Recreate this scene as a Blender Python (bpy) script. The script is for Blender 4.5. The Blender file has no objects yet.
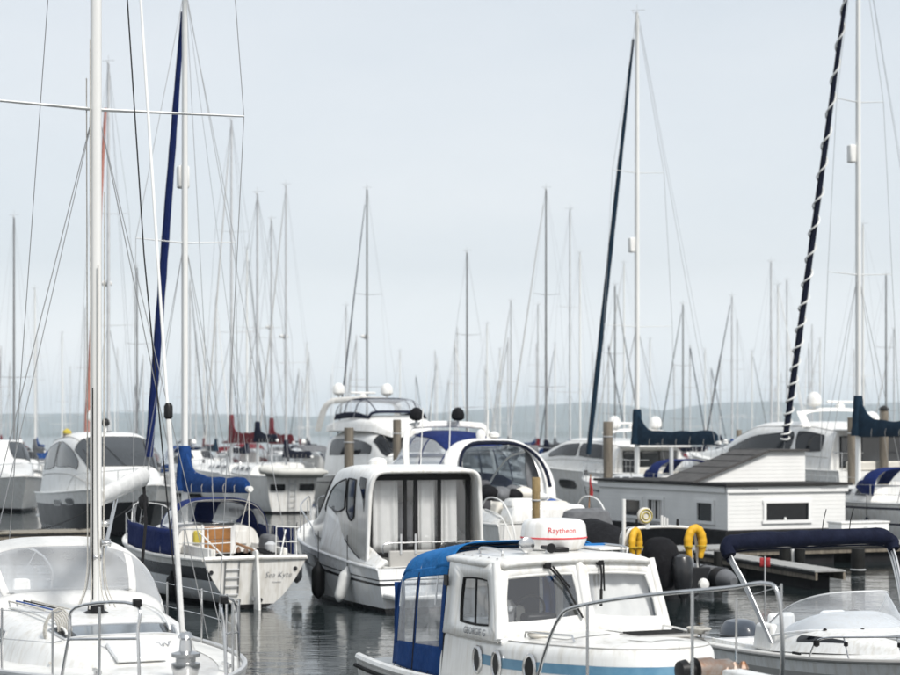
import bpy, math, random
from mathutils import Vector, Matrix
from math import sin, cos, pi, radians, sqrt, atan2, asin, exp

# ------------------------------------------------------------------ camera, sky, sun, exposure
sc = bpy.context.scene
COL = sc.collection
EYE = 3.7                                   # camera height above the water (m)
cam_d = bpy.data.cameras.new('camera')
cam = bpy.data.objects.new('camera', cam_d)
COL.objects.link(cam)
cam.location = (0, 0, EYE)
cam.rotation_euler = (pi/2, 0, 0)
cam_d.sensor_width = 36
cam_d.lens = 75
cam_d.shift_y = 0.1083
cam_d.clip_start = 0.5
cam_d.clip_end = 20000
cam_d.dof.use_dof = True
cam_d.dof.focus_distance = 24
cam_d.dof.aperture_fstop = 2.0
sc.camera = cam

SUN_AZ, SUN_EL = 145, 46                    # clockwise from +Y, degrees
world = bpy.data.worlds.new('World')
sc.world = world
world.use_nodes = True
wn, wl = world.node_tree.nodes, world.node_tree.links
wn.clear()
wo = wn.new('ShaderNodeOutputWorld')
bg = wn.new('ShaderNodeBackground')
bg.inputs['Strength'].default_value = 0.1
sky = wn.new('ShaderNodeTexSky')
sky.sky_type = 'NISHITA'
sky.sun_disc = False
sky.sun_elevation = radians(SUN_EL)
sky.sun_rotation = radians(SUN_AZ)
sky.air_density = 1.0
sky.dust_density = 3.0
sky.ozone_density = 1.5
tc = wn.new('ShaderNodeTexCoord')
mp = wn.new('ShaderNodeMapping')
mp.inputs['Scale'].default_value = (1.0, 1.0, 3.2)
nz = wn.new('ShaderNodeTexNoise')
nz.inputs['Scale'].default_value = 3.4
nz.inputs['Detail'].default_value = 5
nz.inputs['Roughness'].default_value = 0.5
cr = wn.new('ShaderNodeValToRGB')           # thin overcast veil, uneven
cr.color_ramp.elements[0].position = 0.30
cr.color_ramp.elements[0].color = (4.28, 4.64, 4.98, 1)
cr.color_ramp.elements[1].position = 0.70
cr.color_ramp.elements[1].color = (4.86, 5.10, 5.33, 1)
mx = wn.new('ShaderNodeMixRGB')
mx.inputs['Fac'].default_value = 0.88
wl.new(tc.outputs['Generated'], mp.inputs['Vector'])
wl.new(mp.outputs['Vector'], nz.inputs['Vector'])
wl.new(nz.outputs['Fac'], cr.inputs['Fac'])
wl.new(sky.outputs['Color'], mx.inputs['Color1'])
wl.new(cr.outputs['Color'], mx.inputs['Color2'])
sx_ = wn.new('ShaderNodeSeparateXYZ')         # paler towards the horizon, as a hazy sky is
wl.new(tc.outputs['Generated'], sx_.inputs['Vector'])
gr = wn.new('ShaderNodeValToRGB')
gr.color_ramp.elements[0].position = 0.0
gr.color_ramp.elements[0].color = (1.75, 1.66, 1.58, 1)
ge = gr.color_ramp.elements.new(0.09)
ge.color = (1.12, 1.10, 1.08, 1)
gr.color_ramp.elements[2].position = 0.30
gr.color_ramp.elements[2].color = (1, 1, 1, 1)
wl.new(sx_.outputs['Z'], gr.inputs['Fac'])
ml = wn.new('ShaderNodeMixRGB')
ml.blend_type = 'MULTIPLY'
ml.inputs['Fac'].default_value = 1
wl.new(mx.outputs['Color'], ml.inputs['Color1'])
wl.new(gr.outputs['Color'], ml.inputs['Color2'])
wl.new(ml.outputs['Color'], bg.inputs['Color'])
wl.new(bg.outputs['Background'], wo.inputs['Surface'])

sun_d = bpy.data.lights.new('sun', 'SUN')
sun_d.energy = 2.35
sun_d.angle = radians(12)
sun_d.color = (1.0, 0.965, 0.91)
sun = bpy.data.objects.new('sun', sun_d)
COL.objects.link(sun)
sd = Vector((sin(radians(SUN_AZ))*cos(radians(SUN_EL)), cos(radians(SUN_AZ))*cos(radians(SUN_EL)), sin(radians(SUN_EL))))
sun.rotation_euler = sd.to_track_quat('Z', 'Y').to_euler()
sun.location = (20, -30, 60)

sc.view_settings.view_transform = 'Standard'
sc.view_settings.look = 'None'
sc.view_settings.gamma = 1
sc.view_settings.use_curve_mapping = False
sc.view_settings.exposure = 0.74
sc.render.engine = 'CYCLES'
sc.cycles.use_denoising = True
sc.cycles.max_bounces = 8
sc.cycles.transparent_max_bounces = 16
sc.cycles.volume_bounces = 4
sc.cycles.caustics_reflective = False
sc.cycles.caustics_refractive = False
sc.cycles.sample_clamp_indirect = 6

FPX = 1875.0
def W(px, py, Y):                           # world point that lies at this pixel at distance Y
    return Vector(((px-450)/FPX*Y, Y, EYE-(py-435)/FPX*Y))

# ------------------------------------------------------------------ materials
MAT = {}
def mat(name, col, rough=0.4, metal=0.0, var=0.0, vscale=2.0, bump=0.0, bscale=30.0, coat=0.0,
        streak=0.0, stretch=(1, 1, 1), alpha=1.0, spec=0.5, col2=None, emit=None):
    m = bpy.data.materials.new(name)
    m.use_nodes = True
    n, l = m.node_tree.nodes, m.node_tree.links
    p = n['Principled BSDF']
    p.inputs['Roughness'].default_value = rough
    p.inputs['Metallic'].default_value = metal
    p.inputs['Coat Weight'].default_value = coat
    p.inputs['Coat Roughness'].default_value = 0.12
    p.inputs['Specular IOR Level'].default_value = spec
    p.inputs['Base Color'].default_value = (*col, 1)
    t = n.new('ShaderNodeTexCoord')
    if var > 0 or col2 is not None:
        mpn = n.new('ShaderNodeMapping')
        mpn.inputs['Scale'].default_value = stretch
        l.new(t.outputs['Object'], mpn.inputs['Vector'])
        a = n.new('ShaderNodeTexNoise')
        a.inputs['Scale'].default_value = vscale
        a.inputs['Detail'].default_value = 6
        a.inputs['Roughness'].default_value = 0.62
        l.new(mpn.outputs['Vector'], a.inputs['Vector'])
        r = n.new('ShaderNodeValToRGB')
        r.color_ramp.elements[0].position = 0.32
        r.color_ramp.elements[1].position = 0.68
        c2 = col2 if col2 is not None else tuple(c*(1-var) for c in col)
        r.color_ramp.elements[0].color = (*c2, 1)
        r.color_ramp.elements[1].color = (*col, 1)
        l.new(a.outputs['Fac'], r.inputs['Fac'])
        out = r.outputs['Color']
        if streak > 0:                      # weather runs: long vertical stains
            mp2 = n.new('ShaderNodeMapping')
            mp2.inputs['Scale'].default_value = (9, 9, 0.55)
            l.new(t.outputs['Object'], mp2.inputs['Vector'])
            b = n.new('ShaderNodeTexNoise')
            b.inputs['Scale'].default_value = 1.6
            b.inputs['Detail'].default_value = 5
            l.new(mp2.outputs['Vector'], b.inputs['Vector'])
            r2 = n.new('ShaderNodeValToRGB')
            r2.color_ramp.elements[0].position = 0.30
            r2.color_ramp.elements[1].position = 0.55
            s = 1-streak
            r2.color_ramp.elements[0].color = (s, s*0.97, s*0.92, 1)
            r2.color_ramp.elements[1].color = (1, 1, 1, 1)
            l.new(b.outputs['Fac'], r2.inputs['Fac'])
            mm = n.new('ShaderNodeMixRGB')
            mm.blend_type = 'MULTIPLY'
            mm.inputs['Fac'].default_value = 1
            l.new(out, mm.inputs['Color1'])
            l.new(r2.outputs['Color'], mm.inputs['Color2'])
            out = mm.outputs['Color']
        l.new(out, p.inputs['Base Color'])
        rr = n.new('ShaderNodeMapRange')
        rr.inputs['To Min'].default_value = min(1, rough*1.35)
        rr.inputs['To Max'].default_value = rough*0.75
        l.new(a.outputs['Fac'], rr.inputs['Value'])
        l.new(rr.outputs['Result'], p.inputs['Roughness'])
    if bump > 0:
        a2 = n.new('ShaderNodeTexNoise')
        a2.inputs['Scale'].default_value = bscale
        a2.inputs['Detail'].default_value = 4
        l.new(t.outputs['Object'], a2.inputs['Vector'])
        bn = n.new('ShaderNodeBump')
        bn.inputs['Strength'].default_value = bump
        bn.inputs['Distance'].default_value = 0.03
        l.new(a2.outputs['Fac'], bn.inputs['Height'])
        l.new(bn.outputs['Normal'], p.inputs['Normal'])
    MAT[name] = m
    return m

def clear_mat(name, tint, gloss=0.06, cloud=0.0, rough=0.03):
    """thin glass or vinyl: see-through, with a sheen that grows towards grazing angles"""
    m = bpy.data.materials.new(name)
    m.use_nodes = True
    n, l = m.node_tree.nodes, m.node_tree.links
    n.clear()
    o = n.new('ShaderNodeOutputMaterial')
    tr = n.new('ShaderNodeBsdfTransparent')
    tr.inputs['Color'].default_value = (*tint, 1)
    gl = n.new('ShaderNodeBsdfGlossy')
    gl.inputs['Roughness'].default_value = rough
    gl.inputs['Color'].default_value = (0.95, 0.97, 1, 1)
    fr = n.new('ShaderNodeFresnel')
    fr.inputs['IOR'].default_value = 1.5
    ge_ = n.new('ShaderNodeNewGeometry')     # a thin sheet looks the same from both sides
    mr = n.new('ShaderNodeMapRange')
    mr.inputs['To Min'].default_value = 1.5
    mr.inputs['To Max'].default_value = 1/1.5
    l.new(ge_.outputs['Backfacing'], mr.inputs['Value'])
    l.new(mr.outputs['Result'], fr.inputs['IOR'])
    ad = n.new('ShaderNodeMath'); ad.operation = 'ADD'
    ad.inputs[1].default_value = gloss
    m1 = n.new('ShaderNodeMixShader')
    l.new(fr.outputs['Fac'], ad.inputs[0])
    l.new(ad.outputs[0], m1.inputs['Fac'])
    l.new(tr.outputs[0], m1.inputs[1])
    l.new(gl.outputs[0], m1.inputs[2])
    last = m1.outputs[0]
    t = n.new('ShaderNodeTexCoord')
    a = n.new('ShaderNodeTexNoise')
    a.inputs['Scale'].default_value = 2.2
    a.inputs['Detail'].default_value = 1.5
    l.new(t.outputs['Object'], a.inputs['Vector'])
    bn = n.new('ShaderNodeBump')
    bn.inputs['Strength'].default_value = 0.35 if cloud else 0.04
    bn.inputs['Distance'].default_value = 0.08
    l.new(a.outputs['Fac'], bn.inputs['Height'])
    l.new(bn.outputs['Normal'], gl.inputs['Normal'])
    if cloud > 0:                           # scuffed, milky vinyl
        df = n.new('ShaderNodeBsdfDiffuse')
        df.inputs['Color'].default_value = (0.75, 0.76, 0.77, 1)
        r = n.new('ShaderNodeMapRange')
        r.inputs['From Min'].default_value = 0.3
        r.inputs['From Max'].default_value = 0.75
        r.inputs['To Min'].default_value = cloud*0.75
        r.inputs['To Max'].default_value = cloud*1.15
        l.new(a.outputs['Fac'], r.inputs['Value'])
        m2 = n.new('ShaderNodeMixShader')
        l.new(r.outputs['Result'], m2.inputs['Fac'])
        l.new(last, m2.inputs[1])
        l.new(df.outputs[0], m2.inputs[2])
        last = m2.outputs[0]
    l.new(last, o.inputs['Surface'])
    MAT[name] = m
    return m

mat('gelcoat', (0.80, 0.80, 0.785), 0.30, var=0.11, vscale=2.4, bump=0.06, bscale=5, coat=0.35, streak=0.17)
mat('gelcoat_worn', (0.78, 0.77, 0.74), 0.40, var=0.12, vscale=2.2, coat=0.1, streak=0.22)
mat('gelcoat_cool', (0.77, 0.785, 0.80), 0.25, var=0.06, vscale=1.0, coat=0.4, streak=0.08)
mat('nonskid', (0.70, 0.70, 0.68), 0.65, var=0.12, vscale=4, bump=0.15, bscale=160)
mat('cream_deck', (0.66, 0.63, 0.57), 0.6, var=0.15, vscale=4)
mat('grey_panel', (0.40, 0.39, 0.37), 0.5, var=0.12, vscale=3)
mat('antifoul_black', (0.018, 0.018, 0.02), 0.7, var=0.4, vscale=6, spec=0.2)
mat('antifoul_blue', (0.03, 0.05, 0.10), 0.7, var=0.3, vscale=6)
mat('hull_grey', (0.020, 0.021, 0.024), 0.35, var=0.3, vscale=1.5, coat=0.1, spec=0.3)
mat('hull_navy', (0.015, 0.022, 0.05), 0.18, var=0.2, vscale=1, coat=0.5)
mat('stripe_black', (0.015, 0.015, 0.018), 0.25, var=0.2)
mat('stripe_blue', (0.07, 0.19, 0.30), 0.35, var=0.35, vscale=5, col2=(0.13, 0.27, 0.38))
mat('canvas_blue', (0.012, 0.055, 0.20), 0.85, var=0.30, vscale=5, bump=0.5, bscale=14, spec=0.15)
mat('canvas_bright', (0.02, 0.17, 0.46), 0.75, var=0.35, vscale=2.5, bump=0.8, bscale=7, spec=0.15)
mat('canvas_royal', (0.009, 0.022, 0.115), 0.8, var=0.3, vscale=5, bump=0.5, bscale=12, spec=0.15)
mat('canvas_navy', (0.006, 0.009, 0.026), 0.85, var=0.35, vscale=6, bump=0.5, bscale=14, spec=0.15)
mat('canvas_teal', (0.010, 0.030, 0.055), 0.85, var=0.35, vscale=5, bump=0.5, bscale=12, spec=0.15)
mat('canvas_black', (0.009, 0.009, 0.011), 0.8, var=0.35, vscale=6, bump=0.5, bscale=14, spec=0.15)
mat('canvas_red', (0.15, 0.014, 0.022), 0.85, var=0.3, vscale=5, bump=0.5, bscale=12, spec=0.15)
mat('canvas_grey', (0.16, 0.165, 0.175), 0.8, var=0.3, vscale=5, bump=0.5, bscale=12, spec=0.15)
mat('canvas_white', (0.66, 0.66, 0.65), 0.75, var=0.15, vscale=4, bump=0.5, bscale=9)
mat('sail_pink', (0.60, 0.26, 0.21), 0.8, var=0.25, vscale=5)
mat('hypalon', (0.022, 0.023, 0.026), 0.5, var=0.4, vscale=4, spec=0.2)
mat('hypalon_grey', (0.13, 0.135, 0.145), 0.5, var=0.3, vscale=4)
mat('tender_grey', (0.55, 0.55, 0.52), 0.5, var=0.2, vscale=3)
mat('cowl_black', (0.012, 0.012, 0.014), 0.28, var=0.3, vscale=3, coat=0.4)
mat('cowl_blue', (0.07, 0.085, 0.11), 0.3, var=0.2, vscale=3, coat=0.4)
mat('rubber', (0.02, 0.02, 0.02), 0.7, var=0.3, spec=0.2)
mat('black_plastic', (0.015, 0.015, 0.016), 0.4, var=0.3, spec=0.2)
mat('steel', (0.62, 0.62, 0.62), 0.22, metal=1.0, var=0.15, vscale=6)
mat('white_tube', (0.78, 0.78, 0.76), 0.35, var=0.1, vscale=4)
mat('alloy', (0.64, 0.645, 0.65), 0.42, metal=0.55, var=0.14, vscale=3, stretch=(1, 1, 0.2))
mat('alloy_white', (0.80, 0.80, 0.78), 0.38, var=0.10, vscale=2, stretch=(1, 1, 0.2))
mat('alloy_dull', (0.64, 0.65, 0.66), 0.5, metal=0.3, var=0.2, vscale=2)
mat('alloy_dark', (0.27, 0.275, 0.28), 0.5, metal=0.3, var=0.2, vscale=2)
mat('wire', (0.34, 0.345, 0.35), 0.4, metal=0.6)
mat('wire_dark', (0.05, 0.05, 0.055), 0.6)
mat('rope_white', (0.62, 0.60, 0.55), 0.9, var=0.3, vscale=40, bump=0.6, bscale=120)
mat('rope_black', (0.02, 0.02, 0.022), 0.9, var=0.4, vscale=40, spec=0.2)
mat('rope_red', (0.40, 0.03, 0.03), 0.9, var=0.3, vscale=20)
mat('rope_blue', (0.03, 0.09, 0.32), 0.9, var=0.3, vscale=20)
mat('teak', (0.36, 0.155, 0.04), 0.45, var=0.4, vscale=5, stretch=(6, 1, 1), coat=0.2)
mat('pile_wood', (0.22, 0.19, 0.15), 0.9, var=0.55, vscale=3, stretch=(3, 3, 0.3), bump=0.7, bscale=18)
mat('pile_warm', (0.36, 0.26, 0.12), 0.85, var=0.55, vscale=3, stretch=(3, 3, 0.3), bump=0.7, bscale=18)
mat('pile_black', (0.014, 0.014, 0.013), 0.6, var=0.5, vscale=4, spec=0.2)
mat('plank', (0.30, 0.27, 0.22), 0.85, var=0.4, vscale=3, stretch=(1, 6, 1), bump=0.4, bscale=25)
mat('plank_grey', (0.36, 0.36, 0.35), 0.85, var=0.35, vscale=3, stretch=(1, 6, 1), bump=0.4, bscale=25)
mat('float_black', (0.016, 0.016, 0.018), 0.7, var=0.4, vscale=3, spec=0.2)
mat('siding_white', (0.78, 0.78, 0.765), 0.5, var=0.10, vscale=1.2)
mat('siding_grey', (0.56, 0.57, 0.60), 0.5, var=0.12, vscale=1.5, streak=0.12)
mat('trim_white', (0.80, 0.80, 0.79), 0.45, var=0.06)
mat('roof_felt', (0.075, 0.072, 0.07), 0.9, var=0.35, vscale=3, bump=0.6, bscale=40)
mat('roof_edge', (0.035, 0.034, 0.034), 0.8, var=0.3, spec=0.2)
mat('dark_glass', (0.006, 0.007, 0.009), 0.06, var=0.2, vscale=1.0, spec=0.4)
mat('smoke_glass', (0.035, 0.04, 0.045), 0.08, var=0.3, vscale=1.0, spec=0.7)
mat('pale_glass', (0.20, 0.23, 0.26), 0.10, var=0.5, vscale=1.2, spec=0.8)
mat('interior_dark', (0.02, 0.02, 0.022), 0.8)
mat('interior_grey', (0.36, 0.36, 0.37), 0.8, var=0.3)
mat('seat_grey', (0.10, 0.10, 0.11), 0.6, var=0.3, spec=0.2)
mat('curtain', (0.72, 0.70, 0.68), 0.9, var=0.12, vscale=3)
mat('buoy_yellow', (0.72, 0.40, 0.012), 0.6, var=0.2, vscale=6)
mat('buoy_orange', (0.65, 0.13, 0.04), 0.6, var=0.2, vscale=6)
mat('cover_yellow', (0.50, 0.40, 0.05), 0.8, var=0.25, vscale=5)
mat('fender_white', (0.74, 0.74, 0.72), 0.4, var=0.2, vscale=5)
mat('fender_black', (0.014, 0.014, 0.015), 0.5, var=0.3, vscale=5, spec=0.2)
mat('red_print', (0.62, 0.05, 0.06), 0.5)
mat('grey_print', (0.16, 0.17, 0.19), 0.5)
mat('pale_print', (0.42, 0.43, 0.45), 0.5)
mat('flag_red', (0.33, 0.018, 0.022), 0.8, var=0.3, vscale=8)
mat('far_white', (0.80, 0.80, 0.79), 0.45, var=0.12, vscale=1.5)
mat('rust_metal', (0.30, 0.28, 0.26), 0.45, metal=0.6, var=0.5, vscale=9, col2=(0.22, 0.09, 0.03))
mat('house_wall', (0.55, 0.50, 0.44), 0.8, var=0.2, vscale=0.3)
mat('house_roof', (0.28, 0.17, 0.13), 0.9, var=0.25, vscale=0.3)
clear_mat('glass', (0.94, 0.96, 0.97), 0.07)
clear_mat('tinted_glass', (0.30, 0.34, 0.37), 0.06)
clear_mat('vinyl', (0.88, 0.90, 0.92), 0.10, cloud=0.18, rough=0.08)
clear_mat('vinyl_milky', (0.90, 0.91, 0.92), 0.08, cloud=0.34, rough=0.12)

# ------------------------------------------------------------------ mesh building
class MB:
    def __init__(s):
        s.v, s.f, s.mi = [], [], []
    def add(s, vs, fs, mi=0):
        b = len(s.v)
        s.v += [tuple(p) for p in vs]
        s.f += [tuple(b+i for i in f) for f in fs]
        s.mi += [mi]*len(fs)
        return s
    def box(s, c, size, rz=0, mi=0, M=None, taper=1.0):
        x, y, z = (q/2 for q in size)
        P = []
        for dz, k in ((-z, 1), (z, taper)):
            for dx, dy in ((-x, -y), (x, -y), (x, y), (-x, y)):
                dx, dy = dx*k, dy*k
                q = Vector((dx*cos(rz)-dy*sin(rz), dx*sin(rz)+dy*cos(rz), dz))
                P.append((M @ q if M else q)+Vector(c))
        return s.add(P, [(3, 2, 1, 0), (4, 5, 6, 7), (0, 1, 5, 4), (1, 2, 6, 5), (2, 3, 7, 6), (3, 0, 4, 7)], mi)
    def tube(s, pts, r, n=8, closed=False, caps=True, flat=1.0, mi=0, up=None):
        pts = [Vector(p) for p in pts]
        N = len(pts)
        R = r if isinstance(r, (list, tuple)) else [r]*N
        ref = Vector(up) if up else None
        P, prev = [], None
        for i, p in enumerate(pts):
            a = pts[(i-1) % N] if (closed or i > 0) else p
            b = pts[(i+1) % N] if (closed or i < N-1) else p
            d = (b-a)
            d = d.normalized() if d.length > 1e-9 else Vector((0, 0, 1))
            if ref is not None:
                u = ref-d*ref.dot(d)
                if u.length < 1e-4: u = d.orthogonal()
            elif prev is None:
                u = Vector((0, 0, 1))-d*d.z
                if u.length < 0.05: u = Vector((1, 0, 0))-d*d.x
            else:
                u = prev-d*prev.dot(d)
                if u.length < 1e-4: u = d.orthogonal()
            u.normalize()
            prev = u
            w = d.cross(u)
            for k in range(n):
                q = 2*pi*k/n
                P.append(p+u*(cos(q)*R[i])+w*(sin(q)*R[i]*flat))
        F = []
        for i in range(N if closed else N-1):
            for k in range(n):
                a, b = i*n+k, i*n+(k+1) % n
                c, d = ((i+1) % N)*n+(k+1) % n, ((i+1) % N)*n+k
                F.append((a, b, c, d))
        if caps and not closed:
            F.append(tuple(range(n))[::-1])
            F.append(tuple((N-1)*n+k for k in range(n)))
        return s.add(P, F, mi)
    def lathe(s, prof, n=20, o=(0, 0, 0), axis='z', M=None, mi=0, sq=(1, 1)):
        P = []
        for r, z in prof:
            for k in range(n):
                q = 2*pi*k/n
                v = Vector((r*cos(q)*sq[0], r*sin(q)*sq[1], z))
                if axis == 'x': v = Vector((v.z, v.x, v.y))
                if axis == 'y': v = Vector((v.x, v.z, v.y))
                if M: v = M @ v
                P.append(v+Vector(o))
        F = []
        for i in range(len(prof)-1):
            for k in range(n):
                F.append((i*n+k, i*n+(k+1) % n, (i+1)*n+(k+1) % n, (i+1)*n+k))
        F.append(tuple(range(n))[::-1])
        F.append(tuple((len(prof)-1)*n+k for k in range(n)))
        return s.add(P, F, mi)
    def loft(s, rings, caps=True, mi=0, closed=True):
        n = len(rings[0])
        P = [p for r in rings for p in r]
        F = []
        for i in range(len(rings)-1):
            for k in range(n if closed else n-1):
                F.append((i*n+k, i*n+(k+1) % n, (i+1)*n+(k+1) % n, (i+1)*n+k))
        if caps:
            F.append(tuple(range(n))[::-1])
            F.append(tuple((len(rings)-1)*n+k for k in range(n)))
        return s.add(P, F, mi)
    def grid(s, fn, nu, nv, mi=0):
        P = [fn(i/nu, j/nv) for i in range(nu+1) for j in range(nv+1)]
        F = [(i*(nv+1)+j, (i+1)*(nv+1)+j, (i+1)*(nv+1)+j+1, i*(nv+1)+j+1) for i in range(nu) for j in range(nv)]
        return s.add(P, F, mi)
    def prism(s, poly, vec, mi=0):
        n = len(poly)
        v = Vector(vec)
        P = [Vector(p) for p in poly]+[Vector(p)+v for p in poly]
        F = [tuple(range(n))[::-1], tuple(range(n, 2*n))]+[(i, (i+1) % n, n+(i+1) % n, n+i) for i in range(n)]
        return s.add(P, F, mi)
    def build(s, name, mats, parent=None, ang=38, bevel=0, solid=0, label=None, loc=None, rz=None, sub=0):
        me = bpy.data.meshes.new(name)
        me.from_pydata(s.v, [], s.f)
        for m in (mats if isinstance(mats, (list, tuple)) else [mats]):
            me.materials.append(MAT[m])
        if any(s.mi):
            me.polygons.foreach_set('material_index', s.mi)
        me.validate()
        me.update()
        me.shade_smooth()
        if ang < 180:
            me.set_sharp_from_angle(angle=radians(ang))
        o = bpy.data.objects.new(name, me)
        COL.objects.link(o)
        if parent is not None: o.parent = parent
        if loc is not None: o.location = loc
        if rz is not None: o.rotation_euler.z = rz
        if label: o['label'] = label
        if sub:
            q = o.modifiers.new('sub', 'SUBSURF'); q.levels = q.render_levels = sub
        if solid:
            q = o.modifiers.new('thick', 'SOLIDIFY'); q.thickness = solid; q.offset = 0
        if bevel:
            q = o.modifiers.new('edge', 'BEVEL'); q.width = bevel; q.segments = 2; q.limit_method = 'ANGLE'
            q.angle_limit = radians(35); q.harden_normals = False
        return o

def tag(o, label=None, cat=None, group=None, kind=None):
    if label: o['label'] = label
    if cat: o['category'] = cat
    if group: o['group'] = group
    if kind: o['kind'] = kind
    return o
def thing(name, label, cat, loc, rz=0, group=None):
    o = bpy.data.objects.new(name, None)
    COL.objects.link(o)
    o.empty_display_size = 0.3
    o.location = loc
    o.rotation_euler.z = rz
    return tag(o, label, cat, group)
def copy_tree(o, parent=None):
    c = o.copy()
    COL.objects.link(c)
    c.parent = parent
    for ch in list(o.children):
        copy_tree(ch, c)
    return c

AWAY = atan2(0.917, -0.40)                  # berth direction: bow away from the quay
NEAR = atan2(-0.917, 0.40)                  # bow towards the quay

def squircle(s_, t_, k):
    return s_*sqrt(max(0, 1-k*t_*t_/2)), t_*sqrt(max(0, 1-k*s_*s_/2))
def patch(S, c, off=0.006, k=0.25, n=8):
    """pane lying on surface S(a,b); c = four (a,b) corners; returns pane builder and its outline"""
    def Q(x, y):
        u, v = (x+1)/2, (y+1)/2
        a = (c[0][0]*(1-u)+c[1][0]*u)*(1-v)+(c[3][0]*(1-u)+c[2][0]*u)*v
        b = (c[0][1]*(1-u)+c[1][1]*u)*(1-v)+(c[3][1]*(1-u)+c[2][1]*u)*v
        p = Vector(S(a, b))
        e = 1e-3
        du = Vector(S(a+e, b))-p
        dv = Vector(S(a, b+e))-p
        nn = du.cross(dv)
        nn = nn.normalized() if nn.length > 1e-12 else Vector((0, 0, 1))
        return p, nn
    ctr, n0 = Q(0, 0)
    sg = 1
    hub = S.hub(c[0][0]) if hasattr(S, 'hub') else None
    if hub is not None and n0.dot(ctr-hub) < 0: sg = -1
    f = 1/sqrt(1-k/2) if k < 1 else 1
    def G(i, j):
        x, y = squircle(2*i-1, 2*j-1, k)
        p, nn = Q(x, y)
        return p+nn*off*sg
    m = MB().grid(G, n, n)
    out = [G(i/n, 0) for i in range(n)]+[G(1, j/n) for j in range(n)]+[G(1-i/n, 1) for i in range(n)]+[G(0, 1-j/n) for j in range(n)]
    return m, out

class Prof:
    """smooth interpolation of listed stations"""
    def __init__(s, st):
        s.x = [r[0] for r in st]
        s.c = list(zip(*[r[1:] for r in st]))
        s.d = []
        n = len(s.x)
        for c in s.c:
            h = [s.x[i+1]-s.x[i] for i in range(n-1)]
            g = [(c[i+1]-c[i])/h[i] for i in range(n-1)]
            d = [0]*n
            for i in range(n):
                if i == 0: d[i] = g[0]
                elif i == n-1: d[i] = g[-1]
                else: d[i] = 0 if g[i-1]*g[i] <= 0 else 2*g[i-1]*g[i]/(g[i-1]+g[i])
            s.d.append(d)
    def __call__(s, x):
        xs = s.x
        x = min(max(x, xs[0]), xs[-1])
        i = 0
        while i < len(xs)-2 and x > xs[i+1]: i += 1
        h = xs[i+1]-xs[i]
        t = (x-xs[i])/h
        a, b, c_, e = 2*t**3-3*t*t+1, t**3-2*t*t+t, -2*t**3+3*t*t, t**3-t*t
        return [c[i]*a+h*d[i]*b+c[i+1]*c_+h*d[i+1]*e for c, d in zip(s.c, s.d)]

class House:
    """cabin shell along x; stations (x, half width, z base, z top); e = boxiness; th = tumblehome"""
    def __init__(s, st, e=0.35, th=0.12):
        s.p = Prof(st); s.st = st; s.e = e; s.th = th
        s.x0, s.x1 = st[0][0], st[-1][0]
    def __call__(s, x, q):                  # q in 0..1 port base -> over the top -> starboard base
        w, z0, z1 = s.p(x)
        a = min(max(q, 0), 1)*pi
        ca, sa = cos(a), sin(a)
        f = abs(sa)**s.e
        y = w*(1 if ca > 0 else -1)*abs(ca)**s.e*(1-s.th*f)
        return Vector((x, y, z0+(z1-z0)*f))
    def hub(s, x):
        w, z0, z1 = s.p(x)
        return Vector((x, 0, z0+(z1-z0)*0.3))
    def mesh(s, nx=28, nq=28, caps=True, mi=0):
        m = MB()
        xs = []
        for i in range(len(s.st)-1):
            k = max(2, int(nx/(len(s.st)-1)))
            xs += [s.st[i][0]+(s.st[i+1][0]-s.st[i][0])*j/k for j in range(k)]
        xs.append(s.x1)
        qs = []
        for j in range(nq+1):               # crowd samples at the shoulders
            qs.append(0.5-0.5*cos(pi*j/nq) if s.e > 0.6 else j/nq)
        rings = [[s(x, q) for q in qs] for x in xs]
        m.loft(rings, caps=caps, closed=False, mi=mi)
        return m
    def q(s, f, side):                      # parameter for a height fraction on one side (+1 port)
        a = asin(min(1, max(0, f))**(1/s.e))/pi
        return a if side > 0 else 1-a
    def side(s, x0, x1, f0, f1, side, f2=None, f3=None, **k):
        f2 = f1 if f2 is None else f2
        f3 = f0 if f3 is None else f3
        c = [(x0, s.q(f0, side)), (x1, s.q(f3, side)), (x1, s.q(f2, side)), (x0, s.q(f1, side))]
        return patch(s, c, **k)
    def top(s, x0, x1, q0, q1, q2=None, q3=None, **k):
        q2 = q1 if q2 is None else q2
        q3 = q0 if q3 is None else q3
        return patch(s, [(x0, q0), (x1, q3), (x1, q2), (x0, q1)], **k)

def pane(parent, pm, glass='dark_glass', frame=None, fr=0.012, name='window', label=None):
    m, out = pm
    w = m.build(name, glass, parent, label=label)
    if frame:
        MB().tube(out, fr, 6, closed=True).build('frame', frame, w)
    return w

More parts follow.
